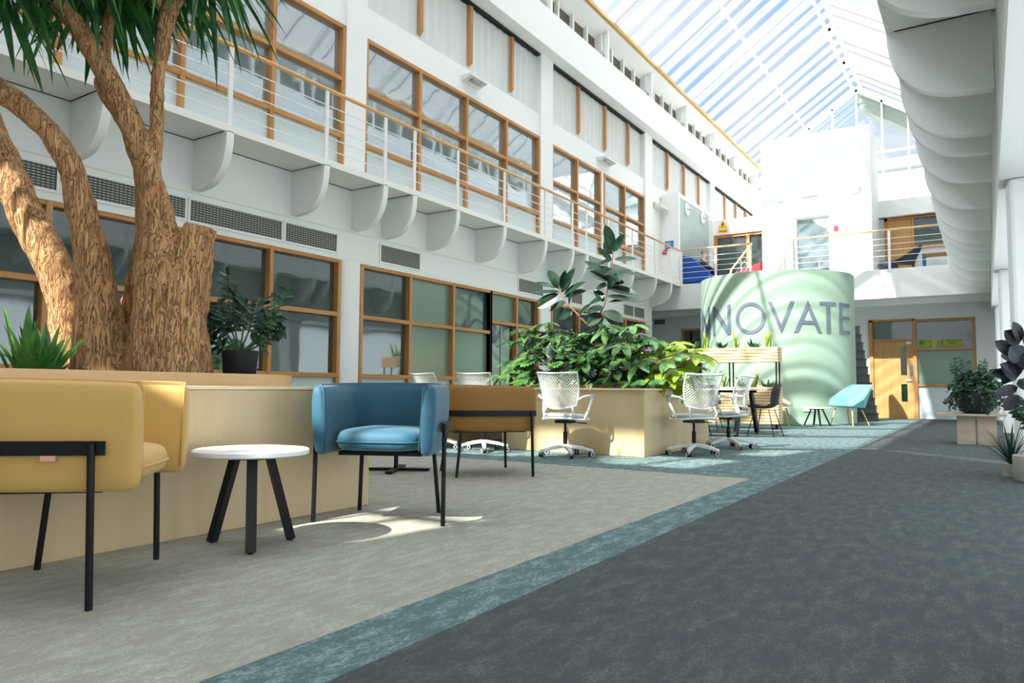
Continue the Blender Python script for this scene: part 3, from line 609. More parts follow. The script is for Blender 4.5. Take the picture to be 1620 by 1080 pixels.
# ---- vents
def vent(x, y0, y1, z0, z1, label, bars=0):
    r = empty('air_vent', (x, y0, z0), 0, label, 'vent', 'air vents above the ground floor windows')
    b = MB(); L_, h_ = y1 - y0, z1 - z0; t = .028
    b.box((0, -t, -t), (.02, L_ + t, 0)); b.box((0, -t, h_), (.02, L_ + t, h_ + t)); b.box((0, -t, 0), (.02, 0, h_)); b.box((0, L_, 0), (.02, L_ + t, h_)); b.build('vent_frame', 'white_metal', r)
    b = MB(); b.box((.002, 0, 0), (.008, L_, h_)); b.build('vent_mesh', 'vent', r)
vent(XL, 2.35, 3.74, 2.80, 3.05, 'mesh air vent behind the two leaning yucca trunks')
vent(XL, 3.80, 5.22, 2.80, 3.05, 'long mesh air vent directly behind the thick yucca trunk')
vent(XL, 5.29, 6.69, 2.79, 3.05, 'mesh air vent above the sawn-off yucca stump')
vent(XL, 6.76, 7.72, 2.79, 3.05, 'mesh air vent ending beside the first lower column')
vent(XL, 8.69, 9.66, 2.79, 3.06, 'lone mesh air vent just past the lower column')
vent(XL, 12.87, 13.87, 2.79, 3.06, 'mesh air vent above the dark glass door')
vent(XL, 15.2, 15.75, 2.79, 3.05, 'mesh air vent half hidden by the rubber plant')
vent(XL, 18.2, 18.84, 2.77, 3.05, 'mesh air vent near the corridor end, first of two together')
vent(XL, 18.91, 19.6, 2.77, 3.05, 'mesh air vent at the corridor end beside the last column')
r = empty('air_vent', (-9.05, YD, 2.85), 0, 'small dark air vent on the end wall of the corridor', 'vent'); b = MB(); b.box((0, -.02, 0), (.36, -.001, .16)); b.build('vent_mesh', 'vent', r)
# ---- drum with its lettering, and the stair behind it
DC, DR, DH = Vector((-4.32, 18.54, 0)), 1.775, 3.44
r = empty('staircase', DC, 0, 'stair wrapped in a tall sage green cylinder lettered INNOVATE in grey', 'staircase')
b = MB(); n = 96; vs = []; a0, a1 = R(112), R(390)
for i in range(n + 1):
    a = a0 + (a1 - a0) * i / n
    for rr in (DR, DR - .12):
        for z in (0, DH): vs.append((rr * math.cos(a), rr * math.sin(a), z))
fs = []
for i in range(n):
    o = 4 * i; fs += [(o, o + 4, o + 5, o + 1), (o + 2, o + 3, o + 7, o + 6), (o + 1, o + 5, o + 7, o + 3), (o, o + 2, o + 6, o + 4)]
fs += [(0, 1, 3, 2), (4 * n, 4 * n + 2, 4 * n + 3, 4 * n + 1)]
b.add(vs, fs); b.build('drum_wall', 'drum', r, smooth=True)
def glyph(ch):
    """strokes as polygons in a box 0..w x 0..1, mitred sans capitals"""
    t = .115
    if ch == 'I': return .13, [[(0, 0), (t, 0), (t, 1), (0, 1)]]
    if ch == 'N': return .78, [[(0, 0), (t, 0), (t, .98), (0, 1)], [(.66, 0), (.78, 0), (.78, 1), (.66, 1)], [(0, 1), (0.0, .86), (.66, -.02), (.78, 0), (.78, .12), (.12, 1)]]
    if ch == 'V': return .84, [[(0, 1), (.13, 1), (.47, .13), (.42, -.02)], [(.84, 1), (.71, 1), (.37, .13), (.42, -.02)]]
    if ch == 'A': return .90, [[(0, 0), (.13, 0), (.50, .87), (.45, 1.02)], [(.90, 0), (.77, 0), (.40, .87), (.45, 1.02)], [(.18, .27), (.72, .27), (.68, .38), (.22, .38)]]
    if ch == 'T': return .54, [[(0, .89), (.54, .89), (.54, 1), (0, 1)], [(.21, 0), (.33, 0), (.33, .9), (.21, .9)]]
    if ch == 'E': return .50, [[(0, 0), (t, 0), (t, 1), (0, 1)], [(.1, .89), (.5, .89), (.5, 1), (.1, 1)], [(.1, .46), (.49, .46), (.49, .57), (.1, .57)], [(.1, 0), (.5, 0), (.5, .11), (.1, .11)]]
    if ch == 'O':
        P = []
        for i in range(32):
            a, c = 2 * PI * i / 32, 2 * PI * (i + 1) / 32
            P.append([(.53 + .53 * math.cos(a), .5 + .52 * math.sin(a)), (.53 + .53 * math.cos(c), .5 + .52 * math.sin(c)), (.53 + .41 * math.cos(c), .5 + .405 * math.sin(c)), (.53 + .41 * math.cos(a), .5 + .405 * math.sin(a))])
        return 1.06, P
def drum_angle(px):
    """where the sight line through a picture column meets the drum's near face"""
    d = CF + CR * ((px - 810) / F_PX) - CU * ((510 - 540) / F_PX); u = Vector((d.x, d.y)).normalized(); c = Vector((DC.x, DC.y))
    tca = u.dot(c); dd = c.length_squared - tca * tca; p = u * (tca - math.sqrt(max(0, DR * DR - dd))) - c
    return math.atan2(p.y, p.x) % (2 * PI)
LH, LZ = .70, 2.02
b = MB()
word = [('N', 1128.5, 1156.5), ('O', 1164.5, 1211.5), ('V', 1215, 1257), ('A', 1255.5, 1299.5), ('T', 1297, 1321.5), ('E', 1327, 1343.5)]
spans = [(ch, drum_angle(p0), drum_angle(p1)) for ch, p0, p1 in word]
nst = spans[0][1]; nw = .78 * LH / DR
spans = [('N', nst - .075 - nw, nst - .075), ('I', nst - .075 - nw - .10 - .13 * LH / DR, nst - .075 - nw - .10)] + spans
for ch, s0, s1 in spans:
    wd, polys = glyph(ch)
    for q in polys:
        # subdivide each stroke so it follows the curved wall
        def P(u, v): a = s0 + (s1 - s0) * (u / wd); return (a, LZ + v * LH)
        pts = [P(*t_) for t_ in q]
        c = (sum(p[0] for p in pts) / len(pts), sum(p[1] for p in pts) / len(pts))
        umin, umax = min(p[0] for p in pts), max(p[0] for p in pts)
        m_ = max(1, int((umax - umin) / .03))
        # clip polygon into vertical strips
        for s_ in range(m_):
            l_, h_ = umin + (umax - umin) * s_ / m_, umin + (umax - umin) * (s_ + 1) / m_
            def clip(poly, val, keep_gt):
                out = []
                for i in range(len(poly)):
                    p, q2 = poly[i], poly[(i + 1) % len(poly)]; ip = (p[0] >= val) == keep_gt or p[0] == val; iq = (q2[0] >= val) == keep_gt or q2[0] == val
                    if ip: out.append(p)
                    if ip != iq and q2[0] != p[0]: t_ = (val - p[0]) / (q2[0] - p[0]); out.append((val, p[1] + (q2[1] - p[1]) * t_))
                return out
            cp = clip(clip(pts, l_, True), h_, False)
            if len(cp) >= 3:
                vs = [((DR + rr) * math.cos(a), (DR + rr) * math.sin(a), z) for rr in (.004, .016) for a, z in cp]; n_ = len(cp)
                b.add(vs, [tuple(range(n_)), tuple(range(2 * n_ - 1, n_ - 1, -1))] + [(i, (i + 1) % n_, n_ + (i + 1) % n_, n_ + i) for i in range(n_)])
b.build('lettering', 'letter', r)
b = MB(); a = drum_angle(1275); b.box((-.09, -.02, .28), (.09, .01, .38)); o = b.build('socket_plate', 'paper', r); o.location = ((DR) * math.cos(a), DR * math.sin(a), 0); o.rotation_euler = (0, 0, a + PI / 2)
st = r
nth = 0
for k in range(12):
    b = MB(); y = 20.25 - .12 * k; xr = (-.1135 - .0017 * k) * y; z = .19 * (k + 1)
    y0 = max(y, 18.25)
    b.box((xr - 1.0 - DC.x, y - DC.y, z - .19), (xr - DC.x, y + .16 - DC.y, z)); b.box((xr - .02 - DC.x, y - .03 - DC.y, z - .03), (xr + .012 - DC.x, y + .16 - DC.y, z)); b.build('stair_tread', 'step', st)
for k in range(6):
    b = MB(); b.box((-5.38 - DC.x, 20.80 - .27 * (k + 1) - DC.y, 3.87 - .19 * (k + 1) - .19), (-4.38 - DC.x, 20.80 - .27 * k - DC.y, 3.87 - .19 * (k + 1))); b.build('stair_tread', 'step', st)
for pts in ([(-5.47, 20.83, 4.885), (-5.72, 19.7, 4.0), (-5.6, 18.7, 3.3), (-5.2, 17.9, 2.6)], [(-4.35, 20.83, 4.885), (-4.46, 19.5, 3.82), (-4.5, 18.6, 3.1)]):
    b = MB(); b.tube([Vector(p) - DC for p in pts], .027, 10); hr = b.build('handrail', 'railx', st, smooth='all')
    for dz in (.23, .38, .53, .68, .84):
        b = MB(); b.tube([Vector(p) - DC - Vector((0, 0, dz)) for p in pts], .007, 6); b.build('wire_rail', 'white_metal', st)
    b = MB()
    m_ = (Vector(pts[0]) * .45 + Vector(pts[1]) * .55) - DC; b.box((m_.x - .012, m_.y - .03, m_.z - 1.05), (m_.x + .012, m_.y + .03, m_.z)); b.build('post', 'white_metal', st)
# ---- fittings
def fitting(name, mb, mat, label, cat, group=None, **k): return tag(mb.build(name, mat, **k), label, cat, group)
for y0, y1, z, lab in ((10.8, 11.35, 6.58, 'white uplight on the spandrel above the four-pane upper window'), (16.6, 17.25, 6.58, 'white uplight on the spandrel between the paired upper windows')):
    r = empty('wall_uplight', (XL, y0, z), 0, lab, 'wall light', 'wall uplights'); L_ = y1 - y0
    b = MB(); b.prism([(0, 0, 0), (.24, .0, .07), (.24, 0, .12), (0, 0, .12)], (0, L_, 0)); b.build('housing', 'lamp', r, bevel=.01)
    b = MB(); b.box((.10, L_ * .2, .018), (.2, L_ * .8, .045)); b.build('lamp_grille', 'chrome', r)
b = MB(); b.box((XL + .0, 20.45, 6.2), (XL + .22, 21.0, 6.3)); fitting('emergency_light', b, 'lamp', 'white light box over the doorway beside the meeting box', 'light')
def yface(px0, px1, z0, z1, y): pass
b = MB(); b.box((-4.45, ty - .07, 6.44), (-3.98, ty, 6.56)); fitting('emergency_light', b, 'lamp', 'rectangular white light fitting on the white tower above its window', 'light', bevel=.01)
b = MB(); b.sphere((-5.06, ty, 6.42), (.13, .09, .05)); fitting('smoke_sensor', b, 'lamp', 'small shallow white dome fixed low on the tower wall', 'sensor')
b = MB(); b.tube([(-2.99, ty, 6.5), (-2.99, ty - .09, 6.5)], [.17, .13], 24); fitting('bulkhead_lamp', b, 'lamp', 'round white bulkhead lamp near the tower corner', 'wall light')
b = MB(); b.box((-3.56, ty - .04, 5.33), (-3.44, ty, 5.47)); fitting('fire_call_point', b, 'redsign', 'small red call point beside the tower window', 'call point')
b = MB(); b.box((-8.2, 21.02, 4.86), (-8.06, 21.05, 5.0)); fitting('fire_call_point', b, 'redsign', 'small red call point on the wall by the meeting box', 'call point')
r = empty('blue_notice', (-8.0, 21.045, 5.02), 0, 'small blue notice on the white wall of the meeting box', 'sign'); b = MB(); b.box((-.13, -.01, 0), (.14, 0, .24)); b.build('board', 'bluesign', r)
for q in range(3): b = MB(); b.box((-.1, -.013, .05 + q * .055), (.06, -.01, .065 + q * .055)); b.build('text_line', 'paper', r)
r = empty('warning_sign', (-7.25, YF, 5.98), 0, 'yellow triangle warning sign with a caption plate above the upper door', 'sign')
b = MB(); b.prism([(-.17, -.012, .15), (.17, -.012, .15), (0, -.012, .43)], (0, .01, 0)); b.build('triangle', 'yellow', r)
b = MB(); b.box((-.16, -.012, 0), (.16, -.002, .11)); b.build('caption_plate', 'yellow', r)
b = MB(); b.prism([(-.02, -.016, .34), (.03, -.016, .34), (.0, -.016, .28), (.035, -.016, .28), (-.015, -.016, .18), (.0, -.016, .25), (-.035, -.016, .25)], (0, .003, 0)); b.box((-.12, -.015, .045), (.12, -.012, .065)); b.build('symbol', 'gap', r)
for y, z, lab in ((21.75, 6.35, 'round white disc lamp high on the frosted glass, nearer the railing corner'), (23.25, 6.38, 'round white disc lamp high on the frosted glass, beside the white post')):
    r = empty('disc_lamp', (-7.69, y, z), 0, lab, 'wall light', 'disc lamps on the frosted glass'); b = MB(); b.tube([(0, 0, 0), (.03, 0, 0)], .2, 28); b.build('disc', 'lamp', r, smooth=True)
    b = MB(); b.tube([(.03, 0, 0), (.14, 0, -.03)], .018, 8); b.build('arm', 'chrome', r)
# ================================================================== FURNITURE
def adopt(o, parent):
    o.parent = parent; o.location = -parent.location; return o
def path_frames(pts):
    out = []
    for i, p in enumerate(pts):
        d = (pts[min(i + 1, len(pts) - 1)] - pts[max(i - 1, 0)]).normalized(); out.append((p, d, Vector((d.y, -d.x, 0))))
    return out
def tub_chair(fab, label, loc, rz, name='tub_armchair', yf=.31, yb=-.28, yl=.20, rx=.245, ry=-.215):
    r = empty(name, loc, rz, label, 'armchair')
    # plan line of the shell, from one front edge round the back to the other
    pts = []; hw = .285
    for k in range(7): pts.append(Vector((hw + .012 * (1 - k / 6), yf - (yf + .02) * k / 6, 0)))
    for k in range(1, 16):
        a = PI * k / 16; pts.append(Vector((hw * math.copysign(abs(math.cos(a)) ** .72, math.cos(a)), -.02 + (yb + .02) * abs(math.sin(a)) ** .8, 0)))
    for k in range(7): pts.append(Vector((-hw - .012 * k / 6, -.02 + (yf + .02) * k / 6, 0)))
    z0, z1, t = .375, .755, .036
    prof = [(-t * .5, z0), (-t, z0 + .03), (-t * 1.1, (z0 + z1) / 2), (-t, z1 - .035), (-t * .55, z1 - .004), (t * .55, z1), (t, z1 - .03), (t * 1.15, (z0 + z1) / 2), (t, z0 + .03), (t * .5, z0)]
    b = MB(); n = len(prof); fr = path_frames(pts); vs = []
    for i, (p, d, nrm) in enumerate(fr):
        s_ = i / (len(fr) - 1); lift = .012 * math.sin(PI * s_)
        for off, z in prof:
            u = (z - z0) / (z1 - z0); vs.append(p - nrm * (off + .022 * (u - .3)) + Vector((0, 0, z + lift * u)))
    fs = [(i * n + k, (i + 1) * n + k, (i + 1) * n + (k + 1) % n, i * n + (k + 1) % n) for i in range(len(fr) - 1) for k in range(n)]
    b.add(vs, fs)
    for e, (p, d, nrm) in ((0, fr[0]), (len(fr) - 1, fr[-1])):
        base = e * n; sg = -1 if e == 0 else 1
        c = [Vector(vs[base + k]) * .82 + sum((Vector(vs[base + q]) for q in range(n)), Vector()) / n * .18 + d * (sg * .014) for k in range(n)]
        o_ = len(b.v); b.v += [tuple(x) for x in c]
        for k in range(n): b.f.append((base + k, base + (k + 1) % n, o_ + (k + 1) % n, o_ + k) if sg < 0 else (base + (k + 1) % n, base + k, o_ + k, o_ + (k + 1) % n)); b.m.append(0)
        b.f.append(tuple(o_ + k for k in (range(n) if sg < 0 else range(n - 1, -1, -1)))); b.m.append(0)
    sh_ = b.build('shell', fab, r, smooth='all', subsurf=1)
    b = MB(); top = [Vector(vs[i * n + 4]) + Vector((0, 0, .003)) for i in range(len(fr))]; top = [Vector(vs[1]) + fr[0][1] * -.004, Vector(vs[3]) + fr[0][1] * -.004] + top + [Vector(vs[(len(fr) - 1) * n + 3]), Vector(vs[(len(fr) - 1) * n + 1])]
    b.tube(top, .0045, 6); b.build('piping', fab, sh_, smooth='all')
    # cushion
    def pad(hw_, y0, y1, zc, h, e=.5, m=28):
        bb = MB(); rings = []; 
        for (sc_, dz) in ((.0, -h), (.86, -h), (.97, -h * .72), (1.0, -.006), (1.0, .006), (.97, h * .65), (.88, h * .95), (.6, h * 1.12), (.0, h * 1.18)):
            rings.append([(hw_ * sc_ * math.copysign(abs(math.cos(2 * PI * k / m)) ** e, math.cos(2 * PI * k / m)), (y0 + y1) / 2 + (y1 - y0) / 2 * sc_ * math.copysign(abs(math.sin(2 * PI * k / m)) ** e, math.sin(2 * PI * k / m)), zc + dz) for k in range(m)])
        v_ = [p for q in rings for p in q]; bb.add(v_, [(i * m + k, i * m + (k + 1) % m, (i + 1) * m + (k + 1) % m, (i + 1) * m + k) for i in range(len(rings) - 1) for k in range(m)]); return bb, rings[3]
    bb, seam = pad(.247, yb + .045, yf - .015, .452, .060, .42); c = bb.build('seat_cushion', fab, r, smooth='all', subsurf=1)
    b = MB(); b.tube([Vector(p) for p in seam] + [Vector(seam[0])], .005, 6); b.build('seam', fab, c, smooth='all')
    b = MB(); b.box((-.235, ry - .005, .366), (.235, yl - .02, .388)); b.build('seat_pan', 'black', r)
    # flat band round the outside and legs
    b = MB(); hv = .024; vs2 = []; ye = yl + .03; sel = [q for q in fr if q[0].y < ye - .01]; e0, e1 = Vector((pts[0].x, ye, 0)), Vector((pts[-1].x, ye, 0)); sel = [(e0, fr[0][1], fr[0][2])] + sel + [(e1, fr[-1][1], fr[-1][2])]
    for p, d, nrm in sel:
        for off, z in ((.058, .53 - hv), (.066, .53 - hv), (.066, .53 + hv), (.058, .53 + hv)): vs2.append(p - nrm * off + Vector((0, 0, z)))
    m_ = len(sel); b.add(vs2, [(i * 4 + k, (i + 1) * 4 + k, (i + 1) * 4 + (k + 1) % 4, i * 4 + (k + 1) % 4) for i in range(m_ - 1) for k in range(4)] + [(0, 1, 2, 3), (4 * m_ - 1, 4 * m_ - 2, 4 * m_ - 3, 4 * m_ - 4)]); b.build('frame_band', 'black', r, smooth=True)
    for sx in (1, -1):
        b = MB(); b.tube([(sx * .364, yl - .015, .545), (sx * .364, yl - .013, .5), (sx * .364, yl, 0)], .0125, 12); b.build('leg', 'black', r, smooth=True)
        b = MB(); b.tube([(sx * (rx - .025), ry + .045, .372), (sx * rx, ry, 0)], .0125, 12); b.build('leg', 'black', r, smooth=True)
    return r
c1 = tub_chair('mustard', 'mustard tub armchair at the edge of the photo, facing the round white table', (-2.90, 1.43, 0), R(-47))
b = MB(); b.box((.349, .03, .488), (.360, .075, .506)); tag(b.build('maker_tab', 'pinkf', c1), 'small orange fabric tab')
tub_chair('bluef', 'petrol blue tub armchair with plump seat cushion and black legs', (-2.885, 3.15, 0), R(-154.5))
tub_chair('olive', 'ochre tub armchair in shade turned away behind the blue armchair', (-3.70, 5.27, 0), R(-38), yf=.335, yb=-.40, yl=.31, rx=.27, ry=-.33)
# round side table
def side_table(loc, angs, rt, zt, label, leg_w=.03, rleg=.2, top='white_metal', name='side_table', group=None):
    r = empty(name, loc, 0, label, 'side table', group)
    b = MB(); b.lathe([(0, zt - .028), (rt - .012, zt - .028), (rt, zt - .022), (rt, zt - .004), (rt - .006, zt), (0, zt)], n=56); b.build('table_top', top, r, smooth=True)
    b = MB(); b.cyl((0, 0), rleg * .62, zt - .045, zt - .0285, 6); b.build('mounting_plate', 'black', r)
    for a in angs:
        d = Vector((math.cos(a), math.sin(a), 0)); b = MB(); b.beam(d * rleg * .42 + Vector((0, 0, zt - .03)), d * rleg + Vector((0, 0, .008)), leg_w, leg_w * .7, up=d); b.box((d.x * rleg - .008, d.y * rleg - .008, 0), (d.x * rleg + .008, d.y * rleg + .008, .01)); b.build('leg', 'black', r)
    return r
side_table((-2.915, 2.235, 0), [math.atan2(-.06, -.18), math.atan2(-.12, .17), math.atan2(.2, .07)], .262, .448, 'round white side table on black splayed legs between mustard and blue armchairs', leg_w=.046)
r = empty('pedestal_table', (-4.45, 4.95, 0), R(30), 'low round table on a flat black cross foot, mostly hidden behind the blue armchair', 'side table')
b = MB(); b.lathe([(0, .43), (.24, .43), (.25, .45), (0, .455)], n=40); b.build('table_top', 'white_metal', r, smooth=True)
b = MB(); b.cyl((0, 0), .02, .015, .43, 12); b.build('column', 'black', r)
b = MB(); b.beam((-.3, 0, .015), (.3, 0, .015), .06, .02); b.beam((0, -.3, .0145), (0, .3, .0145), .06, .02); b.build('cross_foot', 'black', r)
# ---- tree planter
PT = .742
r = empty('tree_planter', (-4.8, 0, 0), 0, 'long pale plywood planter box around the yucca tree', 'planter')
b = MB(); b.box((-3.30, -3.0, 0), (-6.3, 3.42, PT - .018)); adopt(b.build('planter_box', 'ply', None, bevel=.006), r)
b = MB(); b.box((-3.285, -3.0, PT - .018), (-6.32, 3.44, PT)); adopt(b.build('planter_top', 'plyedge', None, bevel=.003), r)
b = MB(); cx_, ry = -4.75, .85; outer = []
for k in range(25): a = PI * k / 24; outer.append((cx_ + ry * math.cos(a), 2.9 + ry * math.sin(a), PT))
outer += [(cx_ - ry, -2.6, PT), (cx_ + ry, -2.6, PT)]
inner = [(cx_ + (x - cx_) * .955, y * .955 if y < 0 else (2.9 + (y - 2.9) * .955), z) for x, y, z in outer]
n_ = len(outer); vs = []
for lst, z in ((outer, PT), (outer, PT + .078), (inner, PT + .078), (inner, PT + .03)): vs += [(x, y, z) for x, y, _ in lst]
b.add(vs, [(q * n_ + k, q * n_ + (k + 1) % n_, (q + 1) * n_ + (k + 1) % n_, (q + 1) * n_ + k) for q in range(3) for k in range(n_)]); adopt(b.build('planter_rim', 'plyx', None, smooth=True), r)
b = MB(); b.add([(x, y, PT + .05) for x, y, z in inner], [tuple(range(n_))]); adopt(b.build('soil', 'soil', None), r)
b = MB()
for yy in (.2, 1.9): b.box((-3.299, yy, .03), (-3.2985, yy + .003, PT - .02))
# ---- yucca tree
tree = empty('yucca_tree', (-4.6, 2.7, PT + .05), 0, 'yucca tree with several thick furrowed trunks growing from the tree planter', 'tree')
def limb(mb, pts, n=14):
    """pts: (picture x, picture y, half width in picture pixels, distance)"""
    P = [at(px, py, d) for px, py, hw, d in pts]; Rr = [hw * d / F_PX for px, py, hw, d in pts]
    # resample smoothly
    Q, S = [], []
    for i in range(len(P) - 1):
        p0, p1, p2, p3 = P[max(i - 1, 0)], P[i], P[i + 1], P[min(i + 2, len(P) - 1)]
        for k in range(4):
            t = k / 4; q = 0.5 * ((2 * p1) + (p2 - p0) * t + (2 * p0 - 5 * p1 + 4 * p2 - p3) * t * t + (3 * p1 - p0 - 3 * p2 + p3) * t ** 3)
            Q.append(q); S.append(Rr[i] + (Rr[i + 1] - Rr[i]) * t)
    Q.append(P[-1]); S.append(Rr[-1]); mb.tube(Q, S, n)
tm = MB(); D0 = 4.85
limb(tm, [(268, 622, 74, D0), (268, 592, 66, D0), (268, 540, 60, D0), (268, 480, 52, D0), (262, 430, 46, D0), (256, 390, 36, D0), (250, 350, 26, D0), (240, 300, 21, D0), (229, 250, 19, D0), (214, 212, 18, D0), (186, 150, 17, D0 - .05), (152, 90, 16, D0 - .1), (120, 40, 15, D0 - .15), (95, 2, 15, D0 - .2), (62, -60, 14, D0 - .3), (30, -120, 13, D0 - .4)], 18)
limb(tm, [(278, 480, 50, D0), (290, 440, 44, D0), (302, 405, 34, D0), (314, 372, 26, D0), (318, 358, 25, D0)], 16)
limb(tm, [(234, 268, 15, D0), (246, 225, 12, D0 + .05), (249, 190, 10, D0 + .1), (250, 130, 10, D0 + .1), (256, 80, 11, D0 + .1), (263, 40, 12, D0 + .1), (268, 14, 15, D0 + .1), (262, -30, 10, D0 + .1), (258, -80, 10, D0 + .1)])
limb(tm, [(268, 16, 12, D0 + .1), (288, -12, 9, D0 + .15), (320, -60, 9, D0 + .2)]); limb(tm, [(266, 24, 10, D0 + .1), (248, 2, 8, D0 + .05), (236, -50, 8, D0)])
limb(tm, [(186, 600, 18, D0 + .25), (192, 560, 16, D0 + .25), (205, 505, 17, D0 + .25), (220, 452, 21, D0 + .22), (231, 400, 20, D0 + .2), (230, 340, 14, D0 + .18), (222, 280, 10, D0 + .15), (208, 230, 9, D0 + .12), (190, 190, 8, D0 + .08), (172, 158, 9, D0 + .05), (160, 134, 10, D0 + .05), (158, 122, 8, D0 + .05)])
limb(tm, [(184, 165, 11, D0), (172, 125, 10, D0), (166, 90, 9, D0), (170, 50, 9, D0 + .02), (178, 10, 9, D0 + .04), (188, -60, 9, D0 + .05)])
limb(tm, [(168, 620, 56, D0), (165, 592, 50, D0), (160, 540, 42, D0), (155, 480, 32, D0 - .02), (148, 425, 27, D0 - .04), (140, 380, 25, D0 - .06), (131, 345, 23, D0 - .07), (127, 325, 23, D0 - .08), (119, 290, 19, D0 - .1), (105, 250, 18, D0 - .12), (78, 208, 17, D0 - .14), (45, 178, 17, D0 - .16), (12, 152, 19, D0 - .18), (-30, 125, 17, D0 - .2), (-90, 80, 15, D0 - .3), (-150, 0, 13, D0 - .35), (-190, -70, 12, D0 - .4)], 16)
limb(tm, [(130, 620, 44, D0 + .12), (124, 592, 34, D0 + .12), (114, 530, 30, D0 + .12), (103, 470, 27, D0 + .12), (92, 435, 28, D0 + .12), (74, 400, 28, D0 + .12), (48, 352, 27, D0 + .14), (22, 295, 25, D0 + .16), (2, 245, 23, D0 + .18), (-25, 180, 20, D0 + .2), (-60, 90, 18, D0 + .2), (-95, 0, 16, D0 + .22), (-130, -100, 13, D0 + .25)], 16)
limb(tm, [(215, 622, 80, D0 + .05), (215, 600, 58, D0 + .05), (215, 572, 30, D0 + .05)], 18)
trunk = adopt(tm.build('trunk', 'bark', None, smooth='all'), tree)
rm = trunk.modifiers.new('weld', 'REMESH'); rm.mode = 'VOXEL'; rm.voxel_size = .016; rm.use_smooth_shade = True
tx = bpy.data.textures.new('bark_relief', 'CLOUDS'); tx.noise_scale = .11; tx.noise_depth = 4
dm = trunk.modifiers.new('relief', 'DISPLACE'); dm.texture = tx; dm.strength = .035; dm.mid_level = .5
def ribbon(mb, p0, p1, w, sag=.05, n=6, fold=.25, base=.5, mi=0, side=None, tipw=0.0, peak=.35):
    """long leaf from p0 to p1 with a folded midrib"""
    p0, p1 = Vector(p0), Vector(p1); d = p1 - p0; L_ = d.length
    if L_ < 1e-5: return
    s = d.cross(Vector((0, 0, 1))) if side is None else Vector(side)
    if s.length < .05 * L_: s = d.cross(Vector((1, .3, 0)))
    s.normalize(); up = s.cross(d).normalized(); vs = []
    for i in range(n + 1):
        t = i / n; c = p0 + d * t + Vector((0, 0, 1)) * (sag * 4 * t * (1 - t)) * L_
        if t < peak: ww = base + (1 - base) * math.sin(PI / 2 * t / peak)
        else: ww = tipw + (1 - tipw) * math.cos(PI / 2 * (t - peak) / (1 - peak)) ** .8
        ww = max(ww, .02) * w / 2; vs += [c - s * ww + up * ww * fold, c, c + s * ww + up * ww * fold]
    mb.add(vs, [q for i in range(n) for q in ((3 * i, 3 * i + 1, 3 * i + 4, 3 * i + 3), (3 * i + 1, 3 * i + 2, 3 * i + 5, 3 * i + 4))], mi)
rng = random.Random(4)
def rosette(c, n, L_, w, droop, lo=-.9, hi=.7, name='leaf_crown', mat='yucca', parent=None, jit=.25, sag=.12):
    b = MB()
    for i in range(n):
        a = 2 * PI * i * .381966 + rng.uniform(-.2, .2); e = lo + (hi - lo) * (i / n) + rng.uniform(-.15, .15); ll = L_ * rng.uniform(1 - jit, 1.1)
        d = Vector((math.cos(a) * math.cos(e), math.sin(a) * math.cos(e), math.sin(e)))
        tip = c + d * ll - Vector((0, 0, droop * ll * rng.uniform(.6, 1.3))); ribbon(b, c + d * .02, tip, w * rng.uniform(.8, 1.15), sag=sag, base=.55)
    o = b.build(name, mat, None); 
    return adopt(o, parent) if parent else o
for (px, py, dd, n_, L_) in ((-190, -80, 4.45, 70, .6), (-132, -112, 5.1, 80, .6), (-40, -70, 4.2, 60, .62), (45, -95, 4.4, 60, .62), (135, -60, 4.7, 85, .60), (190, -55, 5.0, 80, .58), (258, -70, 5.0, 80, .60), (325, -70, 5.05, 80, .62)):
    rosette(at(px, py, dd), n_, L_, .048, .42, parent=tree)
b = MB()
for (x0, y0, x1, y1, w, dd) in ((-4, -20, 23, 117, 13, 4.3), (3, -15, 69, 151, 14, 4.35), (42, -15, 81, 79, 13, 4.4), (100, 18, 28, 28, 10, 4.6), (95, 28, 49, 71, 12, 4.6), (108, 38, 89, 83, 11, 4.6), (125, 60, 123, 86, 8, 4.8), (150, 20, 134, 138, 12, 4.9), (182, 0, 202, 120, 15, 4.8), (195, -10, 214, 92, 12, 4.85), (198, -10, 248, 108, 15, 4.8), (214, -10, 246, 88, 12, 4.85), (285, -15, 346, 62, 13, 4.9), (300, -20, 330, 45, 10, 4.95), (330, -20, 362, 22, 11, 5.0), (200, -15, 233, 70, 13, 4.9), (120, -10, 160, 60, 12, 4.9), (150, -20, 168, 40, 12, 4.9), (220, -15, 262, 60, 13, 5.1), (250, -20, 300, 62, 12, 5.1), (140, 0, 175, 62, 14, 5.05), (60, -15, 45, 40, 11, 4.5), (240, -20, 236, 96, 12, 5.1), (110, -10, 140, 46, 12, 5.0)):
    ribbon(b, at(x0, y0, dd), at(x1, y1, dd - .05), w * dd / F_PX * 1.05, sag=.04, n=7, side=CR, fold=.3, peak=.4)
adopt(b.build('hanging_leaves', 'yucca', None), tree)
